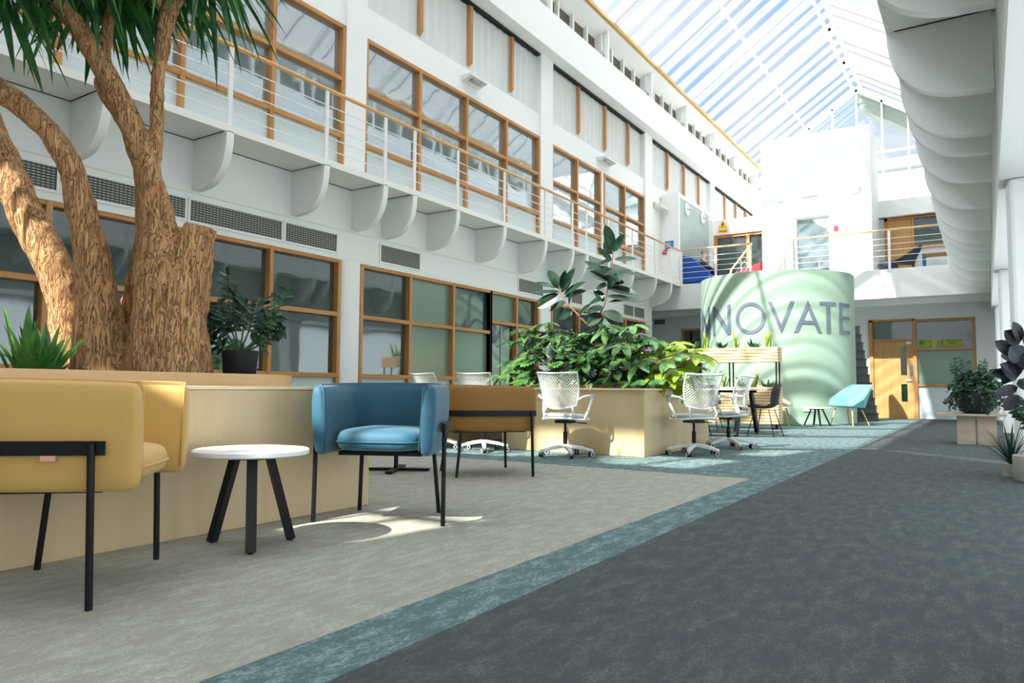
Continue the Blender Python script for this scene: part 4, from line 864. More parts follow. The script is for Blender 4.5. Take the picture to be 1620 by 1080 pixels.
# spiky young yucca in the planter
r = empty('young_yucca', at(52, 606, 4.55), 0, 'young yucca with bright strap leaves at the foot of the leaning trunks', 'plant')
b = MB()
for (x0, y0, x1, y1, w, dd) in ((40, 606, 46, 482, 20, 4.5), (35, 606, 5, 512, 16, 4.45), (48, 606, 30, 530, 15, 4.4), (50, 600, -6, 555, 13, 4.4), (60, 606, 55, 505, 14, 4.6), (62, 606, 42, 500, 11, 4.6), (66, 606, 73, 508, 14, 4.55), (70, 606, 96, 512, 14, 4.65), (64, 604, 70, 545, 10, 4.4), (76, 606, 138, 532, 15, 4.45), (80, 606, 124, 550, 11, 4.5), (72, 604, 103, 535, 14, 4.75), (40, 604, -12, 585, 10, 4.4), (58, 606, 22, 560, 13, 4.35), (30, 606, 4, 480, 10, 4.7), (45, 606, 90, 560, 12, 4.35), (20, 606, -25, 520, 14, 4.5), (55, 600, 48, 560, 16, 4.3), (74, 606, 60, 520, 12, 4.7), (86, 606, 110, 575, 12, 4.4)):
    ribbon(b, at(x0, y0, 4.5), at(x1, y1, dd), w * dd / F_PX * .8, sag=.06, n=7, fold=.35, base=.7)
for i in range(26):
    x0 = rng.uniform(25, 85); x1 = x0 + rng.uniform(-45, 45); ribbon(b, at(x0, 606, 4.5), at(x1, rng.uniform(500, 570), rng.uniform(4.3, 4.75)), rng.uniform(.028, .046), sag=.08, n=6, fold=.35, base=.7)
adopt(b.build('leaves', 'bright', None), r)
# ---- leaf tools
def oval(mb, p0, d, up, L_, w, droop=.2, n=5, fold=.12, mi=0):
    """broad leaf starting at p0 along d"""
    d = Vector(d).normalized(); s = d.cross(Vector(up))
    if s.length < .05: s = d.cross(Vector((.3, 1, .2)))
    s.normalize(); u = s.cross(d).normalized(); vs = []
    for i in range(n + 1):
        t = i / n; c = Vector(p0) + d * (L_ * t) - Vector((0, 0, droop * L_ * t * t)); ww = w / 2 * math.sin(PI * min(1, .06 + t * .94)) ** .62 if 0 < i < n else w * .03
        vs += [c - s * ww + u * ww * fold * 2, c, c + s * ww + u * ww * fold * 2]
    mb.add(vs, [q for i in range(n) for q in ((3 * i, 3 * i + 1, 3 * i + 4, 3 * i + 3), (3 * i + 1, 3 * i + 2, 3 * i + 5, 3 * i + 4))], mi)
def zz_frond(mb, sb, pts, ll, n=9, w=.35):
    P = [Vector(p) for p in pts]; seg = []
    for i in range(len(P) - 1):
        for k in range(4): seg.append(P[i].lerp(P[i + 1], k / 4))
    seg.append(P[-1]); sb.tube(seg, [.007 * (1 - .6 * i / len(seg)) for i in range(len(seg))], 5)
    for i in range(n):
        t = .3 + .7 * i / (n - 1); q = t * (len(seg) - 1); j = min(int(q), len(seg) - 2); c = seg[j].lerp(seg[j + 1], q - j); d = (seg[j + 1] - seg[j]).normalized()
        s = d.cross(CF).normalized()
        for sg in (-1, 1):
            dr = (s * sg + d * .55 + CF * rng.uniform(-.5, .5)).normalized(); oval(mb, c, dr, (-CF * .8 + CU * rng.uniform(.1, 1.0)), ll * rng.uniform(.8, 1.1), ll * w, .1, 4)
    oval(mb, seg[-1], (seg[-1] - seg[-2]), CF, ll, ll * w, .05, 4)
def pot(name_, r0, r1, h, c, mat, parent, soil=True):
    b = MB(); b.lathe([(0, 0), (r0 * .92, 0), (r0, .01), (r1, h), (r1 - .012, h), (r1 - .02, h - .03), (0, h - .03)], n=40)
    o = b.build('pot', mat, parent, smooth=True); o.location = c; return o
DZ = 5.02
base = at(379, 594, DZ)
r = empty('zz_plant', (base.x, base.y, PT + .078), 0, 'dark glossy plant in a charcoal pot on the planter rim right of the tree'.replace(' right of', ' beside'), 'potted plant')
pot('pot', .108, .122, .165, (0, 0, 0), 'darkpot', r)
lb, sb = MB(), MB()
for tips in (((378, 556), (366, 520), (362, 470), (360, 436)), ((378, 556), (372, 520), (368, 480), (372, 462)), ((385, 556), (410, 530), (428, 500), (430, 470)), ((388, 556), (420, 530), (440, 490), (452, 462)), ((374, 556), (350, 530), (335, 505), (330, 482)), ((372, 558), (345, 545), (330, 532), (322, 520)), ((380, 556), (395, 520), (402, 495), (408, 478)), ((376, 556), (358, 525), (348, 498), (346, 478)), ((386, 558), (412, 545), (432, 525), (446, 520)), ((380, 556), (385, 520), (384, 495), (388, 480)), ((376, 558), (352, 548), (335, 520), (328, 505)), ((384, 558), (405, 540), (420, 512), (436, 500))):
    zz_frond(lb, sb, [at(x, y, DZ + (rng.uniform(-.12, .12) if k else 0)) for k, (x, y) in enumerate(tips)], .085, 9)
adopt(lb.build('leaves', 'zz', None), r); adopt(sb.build('stems', 'stemg', None), r)
# ---- desk planter
r = empty('desk_planter', (-3.9, 8.6, 0), 0, 'plywood planter with a desk ledge, packed with leafy plants', 'planter')
b = MB(); b.box((-5.02, 7.5, 0), (-3.15, 9.7, .728)); adopt(b.build('planter_box', 'ply', None, bevel=.004), r)
b = MB(); b.box((-6.1, 7.46, .728), (-3.12, 9.74, .75)); adopt(b.build('desk_top', 'plyedge', None, bevel=.003), r)
b = MB()
for a, c in (((-4.95, 7.95), (-3.40, 8.0)), ((-4.95, 9.35), (-3.40, 9.4)), ((-4.95, 8.0), (-4.9, 9.35)), ((-3.45, 8.0), (-3.40, 9.35))): b.box((a[0], a[1], .75), (c[0], c[1], .80))
adopt(b.build('planter_rim', 'plyx', None), r)
b = MB(); b.box((-4.9, 8.0, .75), (-3.45, 9.35, .775)); adopt(b.build('soil', 'soil', None), r)
b = MB(); b.box((-6.06, 7.55, 0), (-6.02, 9.65, .728)); adopt(b.build('desk_leg', 'ply', None), r)
rng = random.Random(11)
def whorl(lb, sb, base, c, n=8, L_=.17, tilt=None):
    c = Vector(c); ax = Vector((rng.uniform(-.35, .35), rng.uniform(-.6, .1), 1)).normalized() if tilt is None else Vector(tilt).normalized()
    m_ = Vector(base).lerp(c, .55) + Vector((rng.uniform(-.05, .05), rng.uniform(-.05, .05), .06)); sb.tube([base, m_, c], [.007, .005, .004], 5)
    x = ax.cross(Vector((0, 1, .2))).normalized(); y = ax.cross(x); a0 = rng.uniform(0, 6)
    for k in range(n):
        a = a0 + 2 * PI * k / n; d = x * math.cos(a) + y * math.sin(a) - ax * .12; L2 = L_ * rng.uniform(.8, 1.12)
        oval(lb, c + d * .03, d, ax, L2, L2 * .46, .26, 5, .14)
def umbrella_plant(label, root, heads, mat, L_=.17):
    r = empty('umbrella_plant', (root[0], root[1], .775), 0, label, 'plant'); lb, sb = MB(), MB()
    tr = [Vector((root[0], root[1], .775)), Vector((root[0] + rng.uniform(-.08, .08), root[1], 1.05)), Vector((root[0] + rng.uniform(-.1, .1), root[1], 1.3))]; sb.tube(tr, [.014, .011, .008], 7)
    for h in [q for h_ in heads for q in (h_, Vector(h_) + Vector((rng.uniform(-.2, .2), rng.uniform(-.05, .3), rng.uniform(-.18, .02))))]:
        h = Vector(h); t = min(.95, max(.1, (h.z - .85) / .9)); q = tr[0].lerp(tr[2], t * .8); whorl(lb, sb, q, h, rng.choice((6, 7, 7, 8)), L_ * rng.uniform(.85, 1.15))
    adopt(lb.build('leaves', mat, None), r); adopt(sb.build('stems', 'stemg', None), r)
def onY(px, py, y):
    d = CF + CR * ((px - 810) / F_PX) - CU * ((py - 540) / F_PX); return Vector((0, 0, H)) + d * (y / d.y)
umbrella_plant('bushy green umbrella plant at the corner of the planter over the white office chairs', (-4.7, 8.3), [onY(x, y, yy) for x, y, yy in ((812, 540, 8.2), (830, 520, 8.3), (860, 512, 8.4), (800, 590, 8.0), (835, 565, 8.1), (865, 550, 8.2), (880, 525, 8.5), (850, 590, 8.0), (820, 575, 8.2), (890, 560, 8.1), (905, 540, 8.4))], 'umbrella', .25)
umbrella_plant('wide umbrella plant in the middle of the planter below the rubber plant', (-4.1, 8.2), [onY(x, y, yy) for x, y, yy in ((925, 575, 7.95), (945, 550, 8.1), (960, 520, 8.3), (985, 545, 8.1), (1000, 515, 8.3), (1010, 575, 7.95), (930, 530, 8.4), (975, 590, 7.9), (900, 590, 7.95), (985, 565, 8.0), (950, 600, 7.95), (1030, 535, 8.4))], 'umbrella', .25)
umbrella_plant('yellow-green umbrella plant reaching over the planter end towards the slatted divider', (-3.65, 8.4), [onY(x, y, yy) for x, y, yy in ((1065, 545, 8.5), (1085, 550, 8.3), (1100, 560, 8.2), (1050, 570, 8.1), (1075, 585, 8.0), (1095, 580, 8.4), (1040, 590, 8.0), (1030, 560, 8.4), (1060, 600, 8.0))], 'lime', .24)
def monstera(label, root, leaves, mat='umbrella'):
    r = empty('monstera_plant', (root[0], root[1], .775), 0, label, 'plant'); lb, sb = MB(), MB()
    for h, L_ in leaves:
        h = Vector(h); rt = Vector((root[0], root[1], .775)); sb.tube([rt, rt.lerp(h, .6) + Vector((0, 0, .08)), h], [.008, .007, .005], 6)
        d = (Vector((h.x - rt.x, -.5 - rng.random() * .5, -.25))).normalized(); s = d.cross(Vector((0, -.5, 1))).normalized(); u = s.cross(d).normalized()
        # heart blade cut into fingers
        for sg in (-1, 1):
            for k in range(6):
                t = k / 6; p = h + d * (L_ * (t * .85)); dr = (s * sg * (1 - .45 * t) + d * (.25 + .75 * t)).normalized(); LL = L_ * .55 * math.sin(PI * (.25 + .62 * (1 - t))) ; ribbon(lb, p - dr * .01, p + dr * LL - Vector((0, 0, .12 * LL)), L_ * .2, sag=.05, n=4, base=.8, side=dr.cross(u), tipw=.2, fold=.02)
        ribbon(lb, h, h + d * L_, L_ * .22, n=4, side=s, fold=.02)
    adopt(lb.build('leaves', mat, None), r); adopt(sb.build('stems', 'stemg', None), r)
monstera('monstera with split leaves in the planter behind the facing office chair', (-4.45, 8.15), [(onY(x, y, yy), .24) for x, y, yy in ((845, 570, 7.9), (885, 572, 7.85), (870, 600, 7.8), (905, 585, 7.9), (835, 600, 7.85), (918, 565, 8.0))], 'bright')
monstera('monstera with split leaves above the planter end', (-3.65, 8.15), [(onY(x, y, yy), .22) for x, y, yy in ((1050, 575, 7.9), (1070, 560, 8.0), (1035, 600, 7.85), (1085, 590, 7.95), (1010, 600, 7.85))])
# dark undergrowth
r = empty('philodendron', (-4.1, 8.65, .775), 0, 'dense dark undergrowth of broad leaves filling the planter', 'plant'); lb = MB()
for i in range(520):
    x = rng.uniform(-4.95, -3.35); y = rng.uniform(7.82, 9.2); e = 1 - abs((x + 4.15) / .95) ** 2; z = .8 + rng.random() * (.25 + .5 * max(0, e)); d = Vector((rng.uniform(-1, 1), rng.uniform(-1, .4), rng.uniform(-.2, .6)))
    oval(lb, (x, y, z), d, (0, 0, 1), rng.uniform(.1, .2), rng.uniform(.05, .09), .3, 4)
adopt(lb.build('leaves', 'rubber', None), r)
# rubber plant
r = empty('rubber_plant', (-4.05, 8.45, .775), 0, 'tall rubber plant with dark oval leaves rising above the planter', 'plant'); lb, sb = MB(), MB()
YR = 8.45; main = [onY(x, y, YR) for x, y in ((938, 605), (940, 545), (945, 505), (957, 480), (962, 450), (967, 425), (970, 400), (970, 378))]; sb.tube(main, [.017, .015, .013, .012, .011, .009, .007, .004], 8)
br = [onY(x, y, YR - .05) for x, y in ((944, 520), (928, 512), (912, 495), (896, 480), (886, 462), (884, 452))]; sb.tube(br, [.013, .013, .012, .011, .009, .006], 8)
br2 = [onY(x, y, YR + .1) for x, y in ((930, 540), (912, 505), (893, 483))]
for (bx, by, tx_, ty_, w) in ((969, 392, 960, 364, 14), (970, 398, 984, 376, 11), (969, 402, 960, 385, 16), (968, 412, 950, 396, 8), (968, 412, 949, 418, 15), (972, 410, 999, 409, 7), (968, 425, 958, 432, 16), (972, 425, 978, 440, 15), (974, 428, 1004, 434, 8), (966, 425, 936, 424, 8), (964, 438, 934, 418, 11), (962, 446, 940, 432, 18), (960, 452, 944, 458, 17), (966, 445, 980, 442, 12), (965, 450, 982, 448, 13), (963, 455, 998, 463, 14), (962, 458, 973, 438, 12), (958, 470, 938, 478, 11), (960, 468, 995, 474, 11), (958, 478, 944, 462, 11), (962, 478, 1003, 472, 8), (955, 485, 934, 492, 12), (955, 492, 978, 505, 18), (950, 496, 934, 510, 15), (948, 505, 962, 520, 16),
                           (886, 458, 872, 434, 15), (888, 456, 880, 440, 12), (889, 456, 893, 434, 10), (890, 458, 905, 432, 13), (886, 462, 848, 462, 9), (884, 465, 856, 474, 10), (888, 462, 900, 448, 11), (892, 466, 918, 450, 12), (893, 470, 919, 462, 13), (882, 468, 858, 482, 13), (896, 478, 876, 488, 14), (900, 482, 905, 466, 13), (905, 490, 888, 500, 14), (915, 500, 930, 486, 13), (928, 510, 945, 500, 13), (884, 455, 856, 448, 7)):
    yy = YR + rng.uniform(-.12, .05); a_, c_ = onY(bx, by, YR), onY(tx_, ty_, yy); ln = (c_ - a_).length
    k_ = 1.32; oval(lb, a_, c_ - a_, -CF + CU * rng.uniform(.2, 1.2), ln * k_, w * 10.0 / F_PX * 1.2, .02, 6, .14)
adopt(lb.build('leaves', 'rubber', None), r); adopt(sb.build('stems', 'stem', None), r)
# ---- office chairs
def wheel(mb, c, ax):
    ax = Vector(ax).normalized(); c = Vector(c); mb.tube([c - ax * .009, c + ax * .009], .027, 16)
def office_chair():
    r = empty('office_chair', (0, 0, 0)); r['category'] = 'office chair'
    b = MB()
    for k in range(5):
        a = 2 * PI * k / 5 + .25; d = Vector((math.cos(a), math.sin(a), 0))
        b.beam(d * .03 + Vector((0, 0, .115)), d * .20 + Vector((0, 0, .092)), .05, .036); b.beam(d * .19 + Vector((0, 0, .092)), d * .30 + Vector((0, 0, .068)), .042, .03); b.cyl((d.x * .295, d.y * .295), .012, .03, .07, 8)
    b.cyl((0, 0), .04, .09, .135, 16); b.build('star_base', 'plastic_w', r, bevel=.005, seg=1)
    for k in range(5):
        a = 2 * PI * k / 5 + .25; d = Vector((math.cos(a), math.sin(a), 0)); s = Vector((-d.y, d.x, 0)); q = Vector((math.cos(a + .6), math.sin(a + .6), 0)); c = d * .295 + Vector((0, 0, .029)) - q * .012
        ax = Vector((-q.y, q.x, 0)); b = MB(); b.tube([c - ax * .026, c - ax * .008], .028, 16, mi=0); b.tube([c + ax * .008, c + ax * .026], .028, 16, mi=0)
        for sg in (-1, 1): b.tube([c + ax * sg * .0262, c + ax * sg * .0275], [.022, .022], 16, mi=1); b.tube([c + ax * sg * .0276, c + ax * sg * .0285], [.014, .014], 12, mi=0)
        b.build('caster', ['tyre', 'plastic_w'], r)
    b = MB(); b.cyl((0, 0), .024, .12, .27, 14); b.cyl((0, 0), .014, .27, .37, 12); b.build('gas_column', 'black', r, smooth=True)
    b = MB(); b.box((-.09, -.09, .365), (.09, .09, .40)); b.tube([(.08, .02, .375), (.24, .03, .365)], .007, 8); b.build('mechanism', 'plastic_k', r, bevel=.01)
    # ring under the seat
    def ring(sx, sy, z, zz, rad, m=28, e=.7): return [Vector((sx * math.copysign(abs(math.cos(2 * PI * k / m)) ** e, math.cos(2 * PI * k / m)), .02 + sy * math.copysign(abs(math.sin(2 * PI * k / m)) ** e, math.sin(2 * PI * k / m)), z + zz * math.sin(2 * PI * k / m) ** 2)) for k in range(m + 1)]
    b = MB(); b.tube(ring(.235, .235, .405, .02, .014), .016, 8, sq=.8); b.build('seat_frame', 'plastic_w', r, smooth='all')
    b = MB(); m = 28; rings = [(.0, .415), (.19, .415), (.222, .43), (.228, .445), (.215, .462), (.16, .470), (0, .468)]; vs = []
    for rr, z in rings:
        for k in range(m): a = 2 * PI * k / m; vs.append((rr * math.copysign(abs(math.cos(a)) ** .7, math.cos(a)), .02 + rr * 1.0 * math.copysign(abs(math.sin(a)) ** .7, math.sin(a)), z - (.012 * math.sin(a) if rr > .1 else 0)))
    b.add(vs, [(i * m + k, i * m + (k + 1) % m, (i + 1) * m + (k + 1) % m, (i + 1) * m + k) for i in range(len(rings) - 1) for k in range(m)]); b.build('seat', 'seatpad', r, smooth='all')
    # perforated back
    def BP(u, v): # u -1..1, v 0..1
        w_ = .205 + .022 * v - .03 * (1 - v) ** 3; y = -.235 - .09 * v + .10 * u * u * (1 - .3 * v) + .03 * math.sin(PI * v); return Vector((u * w_, y, .56 + .345 * v - (.035 * (1 - u * u)) * (1 - v) + .01 * u * u * v))
    b = MB(); nu, nv = 30, 24; vs = [BP(-1 + 2 * i / nu, j / nv) for j in range(nv + 1) for i in range(nu + 1)]; fs = []
    # diamond cells
    idx = lambda i, j: j * (nu + 1) + i
    for j in range(1, nv):
        for i in range(1, nu):
            if (i + j) % 2: fs.append((idx(i - 1, j), idx(i, j - 1), idx(i + 1, j), idx(i, j + 1)))
    b.add(vs, fs); o = b.build('backrest_mesh', 'plastic_w', r); wm = o.modifiers.new('net', 'WIREFRAME'); wm.thickness = .0095; wm.use_even_offset = False; wm.use_boundary = True
    b = MB(); pr = [BP(-1, j / 10) for j in range(11)] + [BP(-1 + 2 * i / 12, 1) for i in range(1, 13)] + [BP(1, 1 - j / 10) for j in range(1, 11)] + [BP(1 - 2 * i / 12, 0) for i in range(1, 13)]; b.tube(pr, .011, 8); b.build('backrest_frame', 'plastic_w', r, smooth='all')
    for sx in (-1, 1):
        b = MB(); b.tube([BP(sx, .16), Vector((sx * .255, -.14, .655)), Vector((sx * .285, -.06, .665)), Vector((sx * .292, .10, .665))], [.013, .015, .016, .015], 8, sq=.75); b.tube([Vector((sx * .292, .095, .668)), Vector((sx * .26, -.0, .50)), Vector((sx * .232, -.03, .415))], [.015, .014, .016], 8); b.build('armrest', 'plastic_w', r, smooth='all')
        b = MB(); b.tube([BP(sx * .8, .03), Vector((sx * .17, -.215, .48)), Vector((sx * .15, -.19, .41))], .011, 8); b.build('back_strut', 'plastic_w', r, smooth='all')
    return r
G_OC = 'white office chairs round the desk planter'
oc = office_chair(); oc.location = (-3.90, 7.08, 0); oc.rotation_euler = (0, 0, R(8)); oc['label'] = 'white office chair with perforated back facing the lit plywood planter front'; oc['group'] = G_OC
def oc_at(x, y, a, lab): place(oc, (x, y, 0), R(a), lab, group=G_OC)
oc_at(-2.80, 8.10, 48, 'white office chair at the planter corner, its seat edge nearly touching the box side')
oc_at(-2.78, 9.35, 84, 'white office chair in profile between the planter corner and the table')
oc_at(-5.00, 7.08, 5, 'white office chair with the broad perforated back behind the ochre armchair')
oc_at(-5.72, 7.1, -12, 'white office chair half hidden behind another, next to the window mullion')
oc_at(-5.7, 10.15, 175, 'white office chair peeping out beneath the big leaves across the desk')
# ---- meeting table and shell chairs
r = empty('trestle_table', (-4.0, 12.3, 0), 0, 'white topped table on black slanted legs beside the slatted divider', 'table')
b = MB(); b.box((-4.85, 11.65, .735), (-3.18, 13.0, .76)); adopt(b.build('table_top', 'white_metal', None, bevel=.003), r)
for yq in (11.9, 12.7): b = MB(); b.box((-4.7, yq, .70), (-3.3, yq + .06, .734)); adopt(b.build('under_frame', 'black', None), r)
for x in (-3.36, -4.68):
    for y0, y1 in ((12.0, 11.68), (12.62, 12.98)):
        b = MB(); b.beam((x, y0, .70), (x, y1, 0.0), .13, .05, up=(1, 0, 0)); adopt(b.build('leg', 'black', None), r)
def shell_chair():
    r = empty('shell_chair', (0, 0, 0)); r['category'] = 'chair'
    prof = [(.22, .455), (.12, .445), (.0, .44), (-.10, .45), (-.17, .49), (-.205, .56), (-.225, .66), (-.245, .76), (-.262, .83)]; wd = [.19, .21, .215, .215, .20, .18, .185, .18, .14]
    b = MB(); n = 9; vs = []
    for (y, z), w_ in zip(prof, wd):
        for k in range(n): u = -1 + 2 * k / (n - 1); vs.append((u * w_, y + (.05 * u * u if z > .5 else 0), z + (.035 * u * u if z <= .5 else 0)))
    b.add(vs, [(i * n + k, i * n + k + 1, (i + 1) * n + k + 1, (i + 1) * n + k) for i in range(len(prof) - 1) for k in range(n - 1)]); o = b.build('seat_shell', 'plastic_k', r, smooth='all'); s_ = o.modifiers.new('thick', 'SOLIDIFY'); s_.thickness = .012
    for sx in (-1, 1):
        for sy in (-1, 1): b = MB(); b.tube([(sx * .13, sy * .11, .432), (sx * .22, sy * .22, 0)], .008, 8); b.build('leg', 'black', r, smooth=True)
    return r
shc = shell_chair(); shc.location = (-3.02, 12.15, 0); shc.rotation_euler = (0, 0, R(84)); shc['label'] = 'black shell chair in profile at the end of the white table'; shc['group'] = 'black shell chairs at the table'
place(shc, (-3.92, 11.42, 0), R(12), 'black shell chair tucked behind the office chair in profile', group='black shell chairs at the table')
place(shc, (-4.3, 13.22, 0), R(185), 'black shell chair across the table, its back to the slatted divider', group='black shell chairs at the table')
# ---- slatted divider with plants
SX0, SX1, SY0, SY1 = -5.15, -3.28, 14.2, 14.55
r = empty('slatted_planter_shelf', (-4.2, 14.38, 0), 0, 'pale slatted divider on casters with an upper trough of plants', 'room divider')
def slats(z0, z1, n_):
    b = MB(); h = (z1 - z0) / n_
    for k in range(n_):
        z = z0 + h * k; b.box((SX0, SY0, z + .005), (SX1, SY0 + .02, z + h - .005)); b.box((SX1 - .02, SY0 + .021, z + .005), (SX1, SY1, z + h - .005)); b.box((SX0, SY0 + .021, z + .005), (SX0 + .02, SY1, z + h - .005)); b.box((SX0 + .021, SY1 - .02, z + .005), (SX1 - .021, SY1, z + h - .005))
    return b
adopt(slats(.10, .80, 13).build('lower_box', 'slat', None), r); adopt(slats(1.27, 1.56, 5).build('upper_trough', 'slat', None), r)
b = MB(); b.box((SX0 + .03, SY0 + .022, .11), (SX1 - .022, SY1 - .022, .77)); adopt(b.build('liner', 'darkpot', None), r)
b = MB(); b.box((SX0 + .03, SY0 + .022, 1.28), (SX1 - .022, SY1 - .022, 1.53)); adopt(b.build('liner', 'darkpot', None), r)
for x in (SX0 + .04, -4.2, SX1 - .04):
    for y in (SY0 + .05, SY1 - .05):
        b = MB(); b.box((x - .012, y - .012, .771), (x + .012, y + .012, 1.279)); adopt(b.build('upright', 'black', None), r)
for x in (SX0 + .15, SX1 - .1):
    for y in (SY0 + .06, SY1 - .06):
        b = MB(); b.tube([(x - .02, y, .045), (x + .02, y, .045)], .045, 18); b.box((x - .03, y - .03, .075), (x + .03, y + .03, .10)); adopt(b.build('caster', 'tyre', None), r)
def tuft(kind, px, z, label, group):
    p = onY(px, 560, 14.38); r = empty(kind, (p.x, 14.38, z), 0, label, 'plant', group); b = MB()
    if kind == 'snake_plant':
        for i in range(9):
            a = rng.uniform(0, 2 * PI); e = rng.uniform(.02, .09); q = Vector((rng.uniform(-.04, .04), rng.uniform(-.05, .05), 0)); h = rng.uniform(.22, .40)
            ribbon(b, q, q + Vector((math.cos(a) * e * 1.6, math.sin(a) * e, h)), .045, sag=0, n=5, base=.8, side=(math.cos(a + 1), math.sin(a + 1), 0), fold=.4)
        b.build('leaves', 'snake', r)
    else:
        for i in range(26):
            a = rng.uniform(0, 2 * PI); L_ = rng.uniform(.14, .26); t_ = Vector((math.cos(a) * L_, math.sin(a) * L_ * .6, L_ * rng.uniform(.2, .9)))
            for s_ in range(3): m_ = t_ * (.45 + .25 * s_); ribbon(b, m_ * .6, m_ + Vector((rng.uniform(-.05, .05), rng.uniform(-.05, .05), rng.uniform(-.03, .04))), .03, sag=.1, n=3)
            ribbon(b, (0, 0, 0), t_, .02, sag=.15, n=4)
        b.build('fronds', 'umbrella', r)
for k_, px, lab in (('fern', 1096, 'feathery green plant in the upper trough half behind umbrella leaves'), ('snake_plant', 1118, 'upright snake plant in the upper trough beneath the letter N at the drum edge'), ('fern', 1143, 'feathery plant in the upper trough between two snake plants under the second N'), ('snake_plant', 1167, 'upright snake plant in the upper trough below the letter O'), ('fern', 1193, 'spreading feathery plant in the upper trough under the O and V'), ('snake_plant', 1216, 'slim snake plant at the open end of the upper trough')):
    tuft(k_, px, 1.535, lab, 'plants in the upper trough')
for k_, px, lab in (('fern', 1100, 'yellowish feathery plant low on the divider beside an office chair back'), ('snake_plant', 1145, 'snake plant low on the divider between two office chair backs'), ('fern', 1176, 'feathery plant low on the divider behind the profile office chair'), ('snake_plant', 1190, 'snake plant low on the divider above the white table end'), ('fern', 1214, 'feathery plant low on the divider above the black shell chair')):
    tuft(k_, px, .775, lab, 'plants in the lower box')
# ---- lounge chairs by the drum
def lounge_chair(fab, label, loc, rz, legs='oakleg', arm=.56, back=.86, name='lounge_chair'):
    r = empty(name, loc, rz, label, 'lounge chair'); P = dict(FL=(-.29, .32, .41), FR=(.29, .32, .41), BL=(-.22, -.2, .37), BR=(.22, -.2, .37), TL=(-.28, -.40, back), TR=(.28, -.40, back), AL=(-.41, .10, arm), AR=(.41, .10, arm))
    k = list(P); b = MB(); i = k.index
    b.add([P[q] for q in k], [(i('FL'), i('FR'), i('BR'), i('BL')), (i('BL'), i('BR'), i('TR'), i('TL')), (i('FR'), i('AR'), i('BR')), (i('AR'), i('TR'), i('BR')), (i('FL'), i('BL'), i('AL')), (i('AL'), i('BL'), i('TL'))])
    o = b.build('shell', fab, r, smooth=True); s = o.modifiers.new('thick', 'SOLIDIFY'); s.thickness = .05; s.offset = -1; s = o.modifiers.new('edge', 'BEVEL'); s.width = .014; s.segments = 2
    b = MB(); b.prism([(-.25, -.16, .395), (.25, -.16, .395), (.29, .32, .435), (-.29, .32, .435)], (0, 0, .03)); b.build('seat_cushion', fab, r, bevel=.012)
    for sx in (-1, 1):
        b = MB(); b.tube([(sx * .2, .2, .36), (sx * .27, .28, 0)], [.018, .012], 10); b.build('leg', legs, r, smooth=True)
        b = MB(); b.tube([(sx * .17, -.16, .33), (sx * .24, -.3, 0)], [.018, .012], 10); b.build('leg', legs, r, smooth=True)
    return r
lounge_chair('tealf', 'turquoise lounge chair on pale wooden legs beside the stair steps', (-2.46, 17.0, 0), R(152))
lounge_chair('pinkf', 'coral pink lounge chair peeking from behind the slatted divider', (-3.78, 16.1, 0), R(-82))
side_table((-3.02, 16.45, 0), [R(25), R(115), R(205), R(295)], .28, .385, 'small round wooden table on black legs between pink and turquoise chairs', .035, .26, 'plyedge', 'lounge_table')
# ---- bench with the black bowl
r = empty('plant_bench', (-.15, 12.25, 0), 0, 'pale wooden bench carrying the black bowl of trailing plants', 'bench')
b = MB(); b.box((-.62, 11.95, .40), (.22, 12.6, .43)); adopt(b.build('bench_top', 'bench', None, bevel=.003), r)
for x0, x1 in ((-.37, -.145), (-.125, .10)):
    b = MB(); b.box((x0, 12.08, 0), (x1, 12.5, .40)); adopt(b.build('bench_base', 'bench', None, bevel=.003), r)
BC = Vector((-.14, 12.25, .43))
r = empty('bowl_planter', BC, 0, 'black bowl overflowing with dark green trailing plants on the wooden bench', 'potted plant')
b = MB(); b.lathe([(0, 0), (.13, 0), (.16, .015), (.235, .12), (.262, .22), (.268, .30), (.25, .30), (.24, .27), (0, .27)], n=36); b.build('bowl', 'darkpot', r, smooth=True)
rng = random.Random(5); lb, sb = MB(), MB()
for i in range(150):
    a = rng.uniform(0, 2 * PI); rr = rng.uniform(.05, .42); h = rng.uniform(.0, .34) if rr < .3 else rng.uniform(-.22, .16); p0 = Vector((0, 0, .28)); p2 = Vector((math.cos(a) * rr, math.sin(a) * rr, .28 + h)); p1 = p0.lerp(p2, .5) + Vector((0, 0, .12)); sb.tube([p0, p1, p2], .003, 4)
    for k in range(14):
        t = (k + 3) / 16; c = p0.lerp(p1, t).lerp(p1.lerp(p2, t), t)
        if c.y < .08 and c.z < .26 and abs(c.x) < .23: continue
        oval(lb, c, (rng.uniform(-1, 1), rng.uniform(-1, 1), rng.uniform(-.4, .6)), (rng.uniform(-1, 1), -1, rng.uniform(-.5, 1)), rng.uniform(.045, .075), .038, .2, 3)
for i in range(34):   # trailing strings round the rim
    a = rng.uniform(0, 2 * PI); o_ = Vector((math.cos(a) * .26, math.sin(a) * .26, .30)); x = o_ * 1.22; x.z = rng.uniform(-.0, .15)
    for k in range(10): t = k / 9; c = o_.lerp(x, t) + Vector((math.cos(a), math.sin(a), 0)) * .05 * math.sin(PI * t); oval(lb, c, (rng.uniform(-1, 1), rng.uniform(-1, 1), -.3), (0, 0, 1), .045, .035, .2, 3)
for i in range(26):
    a = rng.uniform(0, 2 * PI); l_ = rng.uniform(.35, .62); ribbon(lb, (math.cos(a) * .05, math.sin(a) * .05, .3), (math.cos(a) * l_, math.sin(a) * l_ * .5, .3 + rng.uniform(.2, .45)), .010, sag=.12, n=6)
for (tx_, h) in ((-.2, .72), (-.1, .62), (.12, .62), (-.26, .55), (.05, .5)):
    zz_frond(lb, sb, [Vector((0, 0, .28)), Vector((tx_ * .6, 0, .28 + h * .35)), Vector((tx_, -.03, .28 + h * .68))], .085, 8, .42)
